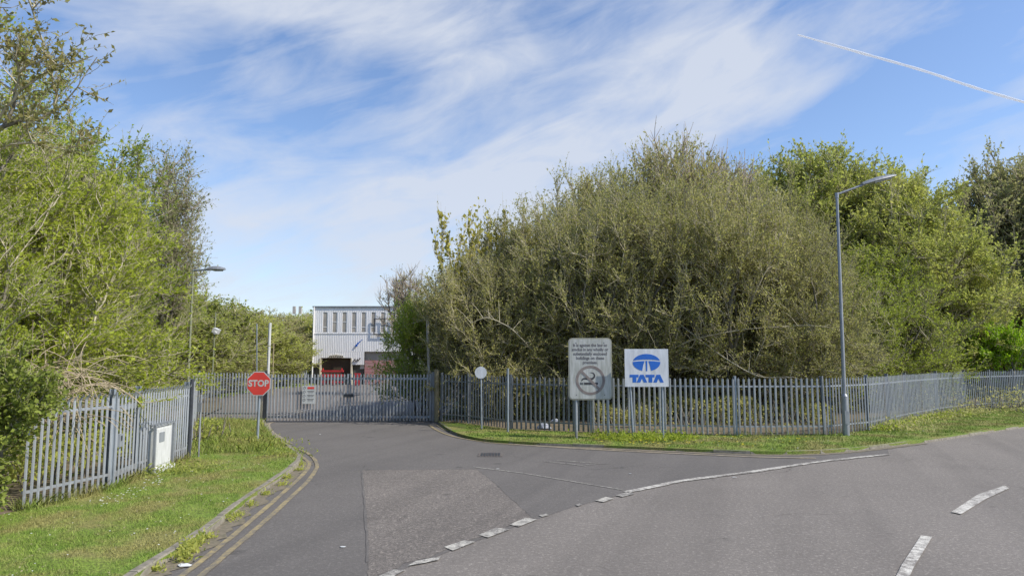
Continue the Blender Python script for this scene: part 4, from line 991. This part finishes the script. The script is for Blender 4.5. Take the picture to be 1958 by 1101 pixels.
# left side
g4 = 'bright green trees behind the left fence'
place('bush_b', 'broadleaf_tree', 'tree behind the left fence, close to the ivy', -12.0, 14.2, 8.0, 3.3, .6, group=g4)
place('bush_a', 'broadleaf_tree', 'bright green tree behind the pedestrian gate', -12.7, 17.2, 8.6, 3.5, 2.0, group=g4)
place('bush_b', 'broadleaf_tree', 'bright green tree behind the white cabinet', -13.9, 20.5, 9.0, 3.5, 3.4, group=g4)
place('bush_a', 'broadleaf_tree', 'green tree at the left of the slender birch', -15.6, 24.0, 9.6, 3.6, 4.6, group=g4)
place('bush_b', 'broadleaf_tree', 'green tree behind the yard lamp column', -18.3, 30.5, 8.2, 4.0, 5.6, group=g4)
place('bush_a', 'broadleaf_tree', 'low dense bush under the left trees, beside the end of the fence', -12.2, 19.0, 4.2, 2.1, 1.4, group=g4)
place('bush_b', 'broadleaf_tree', 'low bush filling the gap behind the fence return', -16.3, 27.5, 5.0, 2.6, 2.4, group=g4)
place('bush_a', 'broadleaf_tree', 'tree at the back of the left thicket, mostly hidden by its neighbours', -17, 18, 9, 4, 3.9, group=g4)
PT('birch', 'birch_tree', 'slender pale birch rising above the left trees', 305, 276, 28, 1.7, .4)
PT('birch', 'birch_tree', 'second birch, leaning over the yard lamp', 345, 345, 29, 1.3, 2.6)
g5 = 'trees along the left side of the yard'
for px, tp, Y, r, kd, lab in ((372, 560, 42, 3.6, 'far', 'first yard tree, behind the camera pole'), (415, 585, 47, 3.4, 'far_brown', 'brownish yard tree right of the camera pole'), (440, 596, 50, 3.2, 'far', 'yard tree under the far lamp head'),
                              (478, 602, 55, 3.6, 'far', 'yard tree behind the stop sign'), (515, 600, 63, 3.6, 'far_brown', 'yard tree behind the white leaning pole'), (548, 604, 72, 4.2, 'far', 'yard tree left of the phone mast'),
                              (580, 606, 80, 4.2, 'far_brown', 'brownish yard tree right of the phone mast'), (600, 600, 92, 4.2, 'far_brown', 'farthest yard tree, touching the building edge'), (340, 600, 36, 3.0, 'far', 'yard tree behind the yard lamp'),
                              (545, 640, 58, 2.6, 'far', 'low bush at the end of the yard fence'), (575, 650, 70, 3.0, 'far', 'dark low bush beside the container')):
    PT(kd, 'yard_tree', lab, px, tp, Y, r, px * .7, group=g5)

# near left tree with the overhanging branch
NL = [(0, 0, 4.2, 2.6, 2.4, 3.4, 3), (.6, .3, 6.6, 2.1, 2.0, 2.0, 1.8), (.7, -.4, 3.0, 2.0, 2.0, 2.0, 1.4), (.4, -.6, 1.6, 1.9, 1.8, 1.3, 1)]
tm, cm = make_tree(21, NL, n=1100, stems=3, trunk_h=1.8, bf=.4, twigs=7, tw_len=.42, tw_up=.2, tw_rad=.004, lf_per=13, lf=.05, lf_w=.5, leaf='lf_green', shell=.42, trunk_r=.15, fan=.25, r_tip=.007)
root = empty('broadleaf_tree', (-10.3, 11.3, VZ), 0, 'nearest large green tree, filling the left edge of the picture', 'tree', g4)
for nm, me in (('trunk', tm), ('crown', cm)):
    o = bpy.data.objects.new(nm, me); COL.objects.link(o); o.parent = root
M['lf_bud'] = leafmat('budding_leaf', [(.26, .27, .08), (.36, .36, .10), (.33, .28, .12)], .5)
OV = [(2.1, 0, 6.5, 1.5, .8, .5, 2), (2.1, .1, 5.6, .9, .7, .4, .8), (1.3, 0, 7.7, 1.5, .9, .8, 1.3), (.2, .2, 7.5, 1.6, 1.0, 1.2, .8)]
tm, cm = make_tree(22, OV, n=150, stems=1, trunk_h=4.5, bf=.2, twigs=4, tw_len=.4, tw_up=.1, tw_rad=.0035, lf_per=9, lf=.065, lf_w=.5, leaf='lf_bud', twig='twig', shell=.6, trunk_r=.11, r_tip=.007)
root = empty('budding_tree', (-8.9, 9.3, VZ), 0, 'tree just coming into leaf whose branches hang across the top left corner', 'tree')
for nm, me in (('trunk', tm), ('crown', cm)):
    o = bpy.data.objects.new(nm, me); COL.objects.link(o); o.parent = root
# ivy mass
tm, cm = make_tree(23, [(-.1, 0, 1.5, .85, .9, 1.4, 3), (.35, .35, 1.75, .75, .6, .45, 1.3), (-.15, -.3, .5, .7, .8, .6, 1)], n=480, stems=2, trunk_h=.9, bf=.4, twigs=8, tw_len=.25, tw_up=0, tw_rad=.003, lf_per=10, lf=.055, lf_w=.75, leaf='lf_ivy', shell=.33, trunk_r=.09, r_tip=.006)
root = empty('ivy_bush', (-7.85, 10.0, VZ), 0, 'dark glossy ivy smothering a stump at the near end of the left fence', 'bush')
for nm, me in (('trunk', tm), ('crown', cm)):
    o = bpy.data.objects.new(nm, me); COL.objects.link(o); o.parent = root

# ---- woodland masses that nobody could count
def leafcloud(name, boxes, n, lf, mats_, label, seed, sticks=0):
    rng = np.random.default_rng(seed); parts = []
    for bi, (x0, x1, y0, y1, z0, z1, w) in enumerate(boxes):
        k = int(n * w); p = np.stack([rng.uniform(x0, x1, k), rng.uniform(y0, y1, k), rng.uniform(z0, 1, k)], 1)
        hgt = z1 * (.78 + .16 * np.sin(p[:, 0] * .9 + p[:, 1] * .5 + bi) + .1 * np.sin(p[:, 0] * 2.3 + bi))
        p[:, 2] = z0 + rng.random(k) * (hgt - z0)
        dens = np.sin(p[:, 0] * 1.7 + p[:, 2] * 1.3) + np.sin(p[:, 2] * 2.1 + p[:, 1] * 1.9) + rng.normal(size=k) * .8
        p = p[dens > -.6]; k = len(p)
        v, f = leaves(p, rng.normal(size=(k, 3)), lf * (.5 + rng.random(k)), .55, rng); parts.append((v, f, mats_[bi % len(mats_)]))
        ns = int(sticks * w)
        if ns:
            a = np.stack([rng.uniform(x0, x1, ns), rng.uniform(y0, y1, ns), np.full(ns, .0)], 1); b = a + unit(rng.normal(size=(ns, 3)) * .35 + np.array([0, 0, 1])) * rng.uniform(.5, 1, (ns, 1)) * (z1 * .9)
            v, f = tubes(a, b, np.full(ns, .03), np.full(ns, .008), 4); parts.append((v, f, M['bark']))
    me = arr_mesh(name, parts); o = bpy.data.objects.new(name, me); COL.objects.link(o); tag(o, label, 'vegetation', kind='stuff'); return o
leafcloud('woodland', [(2, 14, 38, 44, 0, 6.5, .3), (12, 24, 40, 48, 0, 6.5, .3), (24, 44, 46, 56, 0, 7, .4)], 110000, .24, [M['lf_olive'], M['lf_mid'], M['lf_mid']], 'deep woodland closing the view behind the right hand trees', 31, 500)
leafcloud('woodland', [(-40, -20, 18, 34, 0, 7, .4), (-40, -22, 34, 60, 0, 6.5, .3), (-36, -16, 74, 110, 0, 8, .3)], 90000, .3, [M['lf_green'], M['lf_mid'], M['lf_mid']], 'deep woodland closing the view behind the left hand trees', 32, 300)
leafcloud('undergrowth', [(-1.8, 3, 26.8, 29, 0, 1.6, .22), (3, 11.5, 24.6, 28, 0, 1.1, .38), (11.5, 30, 30, 36, 0, 1.3, .2), (-12, -8.6, 11, 22, 0, .9, .2)], 60000, .1, [M['lf_olive'], M['lf_olive'], M['lf_brown'], M['lf_mid']], 'brambles and low scrub behind the palisade fences', 33, 900)
# soil strips below the trees
def soil(pts, z=VZ + .006):
    mb = MB(); mb.sheet(pts, z); tag(mb.build('soil', M['soil']), kind='structure')
soil([(-40, 4), (-8.6, 6), (fl0.x - .1, fl0.y), (fl1.x - .1, fl1.y), (fl3.x - .15, fl3.y + .1), (cB.x - .15, cB.y + .1), (-14, 34), (-26, 60), (-60, 60), (-60, 4)])
soil([(fr[0].x, fr[0].y + .1)] + [(p.x, p.y + .12) for p in fr[1:]] + [(60, 60), (10, 60), (0, 40)])

# bramble stalks, dead, tumbling over the left fence
rng = np.random.default_rng(41); A = []; B = []; 
for i in range(230):
    c = D(rng.uniform(30, 215), 760, rng.uniform(12.0, 13.6)); c.x -= .35; c.z = rng.uniform(1.2, 2.3); p = np.array([c.x - .1, c.y, c.z]); d = unit(np.array([rng.normal() * .8 + .1, rng.normal() * .6, rng.uniform(-.1, .9)])); L = rng.uniform(.5, 1.6)
    for k in range(6):
        q = p + d * L / 6; A.append(p); B.append(q); p = q; d = unit(d + np.array([rng.normal() * .08, rng.normal() * .08, -.22]))
A, B = np.array(A), np.array(B); v, f = tubes(A, B, np.full(len(A), .0065), np.full(len(A), .0055), 4)
me = arr_mesh('brambles', [(v, f, M['straw'])]); o = bpy.data.objects.new('dead_brambles', me); COL.objects.link(o); tag(o, 'tangle of dead straw coloured bramble stems over the left fence', 'brambles', kind='stuff')

# pale limbs crossing the front of the thicket
def limb(pts, r, label):
    P_ = catmull([D(*q) for q in pts], 6); n = len(P_)
    mb = MB(); mb.tube([p - P_[0] for p in P_], [r * (1 - .8 * i / (n - 1)) for i in range(n)], 6)
    rr = random.Random(len(pts) * 7 + int(pts[0][0]))
    for i in range(3, n, 2):
        p = P_[i] - P_[0]; d = Vector((rr.uniform(-1, 1), rr.uniform(-.5, .5), rr.uniform(-.2, 1))).normalized() * rr.uniform(.3, .9)
        mb.tube([p, p + d * .5 + Vector((0, 0, .05)), p + d], [.012, .009, .004], 4)
    o = mb.build('fallen_limb', M['twig'], None, True); o.location = P_[0]; tag(o, label, 'branch')
limb([(1030, 690, 27.2), (1022, 675, 26.6), (985, 635, 25.4), (960, 618, 25.3), (930, 608, 25.2), (897, 619, 25.2)], .032, 'pale bare limb arching left of the no smoking board')
limb([(1230, 700, 27.5), (1310, 655, 26.2), (1380, 637, 25.6), (1440, 628, 25.5), (1540, 622, 25.3), (1600, 628, 25.2)], .035, 'long pale limb reaching level across towards the street lamp')
limb([(1300, 620, 27), (1380, 680, 25.6), (1440, 715, 25.2), (1480, 722, 25.2), (1515, 720, 25.1)], .03, 'short pale limb dipping to the fence top near the corner post')

# ------------------------------------------------------------------ grass, weeds, flowers, litter
def inpoly(P_, poly):
    x, y = P_[:, 0], P_[:, 1]; ins = np.zeros(len(P_), bool); n = len(poly); j = n - 1
    for i in range(n):
        xi, yi = poly[i][0], poly[i][1]; xj, yj = poly[j][0], poly[j][1]
        c = ((yi > y) != (yj > y)) & (x < (xj - xi) * (y - yi) / (yj - yi + 1e-12) + xi); ins ^= c; j = i
    return ins
def blades(name, poly, n, h, w, label, seed, mat='blade', hvar=.5, lean=.5, weight=None, z0=VZ):
    rng = np.random.default_rng(seed); P2 = np.array([(p[0], p[1]) for p in poly]); lo, hi = P2.min(0), P2.max(0)
    p = rng.uniform(lo, hi, (n, 2)); p = p[inpoly(p, P2)]
    if weight is not None: p = p[rng.random(len(p)) < weight(p)]
    cl = .55 + .3 * np.sin(p[:, 0] * 3.1 + np.sin(p[:, 1] * 2.3) * 2) + .25 * np.sin(p[:, 1] * 4.7 + p[:, 0] * 1.9) + .2 * np.sin(p[:, 0] * 11 + p[:, 1] * 7)
    p = p[rng.random(len(p)) < np.clip(cl + .15, .12, 1)]
    k = len(p); b = np.column_stack([p, np.full(k, z0 - .004)]); an = rng.uniform(0, 2 * np.pi, k); s = np.stack([np.cos(an), np.sin(an), np.zeros(k)], 1)
    H = h * (1 - hvar + 2 * hvar * rng.random(k)); tip = b + np.column_stack([rng.normal(size=k) * lean * H, rng.normal(size=k) * lean * H, H])
    mid = b * .5 + tip * .5 + np.column_stack([np.zeros(k), np.zeros(k), H * .12])
    W2 = w * .5; v = np.stack([b - s * W2, b + s * W2, mid + s * W2 * .7, tip, mid - s * W2 * .7], 1).reshape(-1, 3)
    f = (np.arange(k) * 5)[:, None] + np.arange(5)[None]
    me = arr_mesh(name, [(v, f, M[mat])]); o = bpy.data.objects.new(name, me); COL.objects.link(o); return tag(o, label, 'grass', kind='stuff')
lkn = [p.to_2d() for p in offset(left_kerb, .13)]
lpoly = [*lkn, cG.to_2d(), cB.to_2d(), fl3.to_2d(), fl2.to_2d(), fl1.to_2d(), fl0.to_2d(), Vector((-9.5, 8)), Vector((-9.5, 6.2))]
blades('grass', lpoly, 420000, .03, .007, 'short mown grass on the left verge', 51, weight=lambda p: np.clip(1.35 - (p[:, 1] - 7) / 16, .25, 1))
tall = [V(357, 872), V(380, 806), V(500, 808), V(520, 838), V(545, 856), V(500, 868), V(430, 866)]
blades('long_grass', [p.to_2d() for p in tall], 26000, .17, .012, 'longer rough grass around the foot of the stop sign', 52, hvar=.6, lean=.4)
def strip(pts, d0, d1): return [p.to_2d() for p in offset(pts, d0)] + [p.to_2d() for p in offset(pts, d1)][::-1]
blades('long_grass', strip([fl0, fl1, fl2, fl3], -.12, .28)[::1], 9000, .13, .010, 'rough grass and weeds along the foot of the left fence', 53, hvar=.7, lean=.5)
rkn = [p.to_2d() for p in offset(right_kerb[12:], .1)]
blades('grass', [*rkn, fr[-1].to_2d(), *[p.to_2d() for p in fr[1:-1]][::-1]], 560000, .045, .014, 'short grass on the right verge', 54, weight=lambda p: np.clip(1.1 - p[:, 0] / 40, .3, 1))
blades('long_grass', strip([fr[3], fr[4], fr[5], fr[6], fr[7], fr[8], fr[9], fr[10]], -.35, .1), 22000, .14, .016, 'rough grass along the foot of the right fence', 55, hvar=.7)
# kerbside weeds
def weedmesh(name, pts, n, lf, mat, label, seed, hz=.12, spread=.12, z0=.01):
    rng = np.random.default_rng(seed); Pn = np.array([tuple(p) for p in pts]); i = rng.integers(0, len(Pn), n)
    # a few tufts, each of many leaves
    p = Pn[i] + np.column_stack([rng.normal(size=n) * spread, rng.normal(size=n) * spread, np.abs(rng.normal(size=n)) * hz]); p[:, 2] += z0
    v, f = leaves(p, rng.normal(size=(n, 3)) + np.array([0, 0, .7]), lf * (.5 + rng.random(n)), .4, rng)
    me = arr_mesh(name, [(v, f, M[mat])]); o = bpy.data.objects.new(name, me); COL.objects.link(o); return tag(o, label, 'weeds', kind='stuff')
kw = [G(*p) for p in ((300, 1092), (352, 1058), (360, 1052), (378, 1042), (398, 1030), (440, 996), (452, 988), (478, 968), (508, 946), (540, 928), (550, 915), (572, 900), (575, 890))]
weedmesh('kerb_weeds', kw, 1500, .045, 'lf_mid', 'small weeds sprouting in the gutter along the left kerb', 61, .035, .06)
weedmesh('kerb_weeds', [G(*p) for p in ((356, 1060), (364, 1050), (352, 1072))], 450, .06, 'lf_mid', 'largest gutter weed, just above the white litter', 64, .07, .06)
weedmesh('verge_weeds', [V(x, y) for x, y in ((430, 850), (445, 842), (470, 858), (520, 850), (500, 856), (380, 815), (410, 812), (460, 812), (540, 870), (360, 900), (330, 905))], 3500, .07, 'lf_mid', 'broad leaved weeds in the rough grass near the stop sign', 62, .09, .35)
weedmesh('verge_weeds', [V(x, y) for x, y in ((1200, 842), (1230, 840), (1255, 842), (1300, 842), (1160, 840), (1690, 822), (1720, 815), (1750, 806), (1780, 800), (1830, 795))], 3000, .09, 'lf_green', 'weeds along the right fence foot', 63, .1, .3)
weedmesh('verge_weeds', [V(x, y) for x, y in ((1700, 815), (1745, 808), (1780, 800), (1820, 795), (1860, 790), (1720, 822))], 2500, .10, 'lf_brown', 'brown dying weeds against the fence right of the street lamp', 65, .12, .5)
def dots(name, poly, n, r, mat, label, seed, h=.06):
    rng = np.random.default_rng(seed); P2 = np.array([(p[0], p[1]) for p in poly]); p = rng.uniform(P2.min(0), P2.max(0), (n, 2)); p = p[inpoly(p, P2)]
    k = len(p); an = np.arange(6) * np.pi / 3; rr = r * (.6 + .8 * rng.random(k)); z = VZ + h * (.6 + .6 * rng.random(k))
    v = np.zeros((k, 7, 3)); v[:, :6, 0] = p[:, :1] + np.cos(an) * rr[:, None]; v[:, :6, 1] = p[:, 1:] + np.sin(an) * rr[:, None]; v[:, :6, 2] = z[:, None] + .004; v[:, 6, :2] = p; v[:, 6, 2] = z - .006
    j = np.arange(6); q = np.stack([j, (j + 1) % 6, np.full(6, 6)], 1); f = (q[None] + (np.arange(k) * 7)[:, None, None]).reshape(-1, 3)
    me = arr_mesh(name, [(v.reshape(-1, 3), f, M[mat])]); o = bpy.data.objects.new(name, me); COL.objects.link(o); return tag(o, label, 'flowers', kind='stuff')
dots('daisies', lpoly, 500, .011, 'flower_w', 'tiny white daisies dotted over the left verge', 71, .035)
dots('dandelions', [p.to_2d() for p in tall], 90, .022, 'flower_y', 'yellow dandelions near the stop sign', 72, .14)
dots('dandelions', [V(1130, 850).to_2d(), V(1420, 858).to_2d(), V(1560, 850).to_2d(), V(1560, 838).to_2d(), V(1130, 836).to_2d()], 110, .028, 'flower_y', 'yellow dandelions below the sign boards on the right verge', 73, .09)
dots('daisies', [*rkn[:60], fr[8].to_2d(), *[p.to_2d() for p in fr[2:8]][::-1]], 300, .016, 'flower_w', 'tiny white daisies on the right verge', 74, .05)
dots('daisies', [V(x, y).to_2d() for x, y in ((165, 965), (240, 945), (300, 915), (320, 925), (250, 955), (180, 975))], 90, .014, 'flower_w', 'white flowers at the foot of the left fence', 75, .08)

blades('grass_litter', lpoly, 4500, .012, .025, 'dead leaves and cuttings lying in the left verge', 81, mat='straw', lean=2.5)
def crumple(name, px, py, z, size, mat, label, seed, flat=.25, cat='litter'):
    rr = random.Random(seed); mb = MB(); n = 7; vs = [Vector((rr.uniform(-.02, .02), 0, size * flat))]
    rings = [(.45, flat * .8), (1.0, .1), (.75, 0)]
    for rad, zz in rings:
        for i in range(n): a = 2 * math.pi * i / n + rr.uniform(-.2, .2); q = size * rad * rr.uniform(.7, 1.15); vs.append(Vector((q * math.cos(a) * 1.3, q * math.sin(a) * .8, size * (zz + rr.uniform(0, .12)))))
    fs = [(0, 1 + i, 1 + (i + 1) % n) for i in range(n)] + [(1 + k * n + i, 1 + k * n + (i + 1) % n, 1 + (k + 1) * n + (i + 1) % n, 1 + (k + 1) * n + i) for k in range(2) for i in range(n)]
    mb.add(vs, fs); o = mb.build(name, mat); p = G(px, py, z); o.location = p; return tag(o, label, cat)
crumple('litter', 352, 1081, .012, .085, M['white'], 'white scrap of litter in the left gutter by the yellow lines', 1, .3)
crumple('plastic_bag', 1040, 820, VZ, .24, M['bin'], 'crumpled blue and white plastic bag at the foot of the dark fence', 2, 1.0)
crumple('plastic_bag', 1062, 806, VZ, .14, M['bin'], 'smaller pale scrap of plastic caught behind the dark fence', 3, .9)
for k, (px, py, lab) in enumerate(((952, 896, 'white scrap on the tarmac below the gully cover'), (1345, 861, 'white scrap by the right kerb'), (1205, 905, 'pale speck on the side road near the white edge line'), (655, 1045, 'pale speck of paper beside the tarmac patch'), (612, 830, 'white speck of paper in front of the gate'), (1405, 912, 'pale speck on the main road near the edge line'))):
    crumple('paper_scrap', px, py, .01, .035, M['white'], lab, 10 + k, .2)
crumple('dark_lump', 401, 836, VZ, .28, M['soil'], 'dark mound in the grass left of the stop sign', 30, .45, 'mound')  # low lump, darker than the grass around it

# ------------------------------------------------------------------ contrail in the sky
far = 9000
pts = [ray(1525, 67), ray(1640, 100), ray(1760, 134), ray(1870, 170), ray(1990, 205)]
pts = [CAM_H * Vector((0, 0, 1)) + v / v.y * far for v in pts]
M['vapour'] = paint('vapour', (.95, .95, .95), (.9, .9, .92), .004, 1.0)
def vapour_mat():
    m = bpy.data.materials.new('contrail_vapour'); m.use_nodes = True; t = m.node_tree; n = NT(t); b = t.nodes['Principled BSDF']
    b.inputs['Base Color'].default_value = (.95, .95, .95, 1); b.inputs['Roughness'].default_value = 1; b.inputs['Specular IOR Level'].default_value = 0
    tr = t.nodes.new('ShaderNodeBsdfTransparent'); mx = t.nodes.new('ShaderNodeMixShader')
    lw = t.nodes.new('ShaderNodeLayerWeight'); lw.inputs[0].default_value = .5
    te = t.nodes.new('ShaderNodeBsdfTranslucent'); te.inputs[0].default_value = (.95, .95, .95, 1); m2 = t.nodes.new('ShaderNodeMixShader'); m2.inputs[0].default_value = .5; t.links.new(b.outputs[0], m2.inputs[1]); t.links.new(te.outputs[0], m2.inputs[2]); b = m2
    f = n.noise(wpos(n), .006, 5, .6); a = n.m('MULTIPLY', n.m('SUBTRACT', 1.0, lw.outputs['Facing']), n.ramp(f, [(.3, .55), (.6, .85)]))
    t.links.new(a, mx.inputs[0]); t.links.new(tr.outputs[0], mx.inputs[1]); t.links.new(b.outputs[0], mx.inputs[2]); t.links.new(mx.outputs[0], t.nodes['Material Output'].inputs[0]); return m
P_ = catmull(pts, 8); n = len(P_)
mb = MB(); mb.tube(P_, [9 + 10 * min(1, i / 6) + 2 * math.sin(i * 1.7) for i in range(n)], 12, cap=False)
o = mb.build('contrail', vapour_mat(), None, True); tag(o, 'thin white aircraft vapour trail sloping down across the blue sky at right', 'contrail')
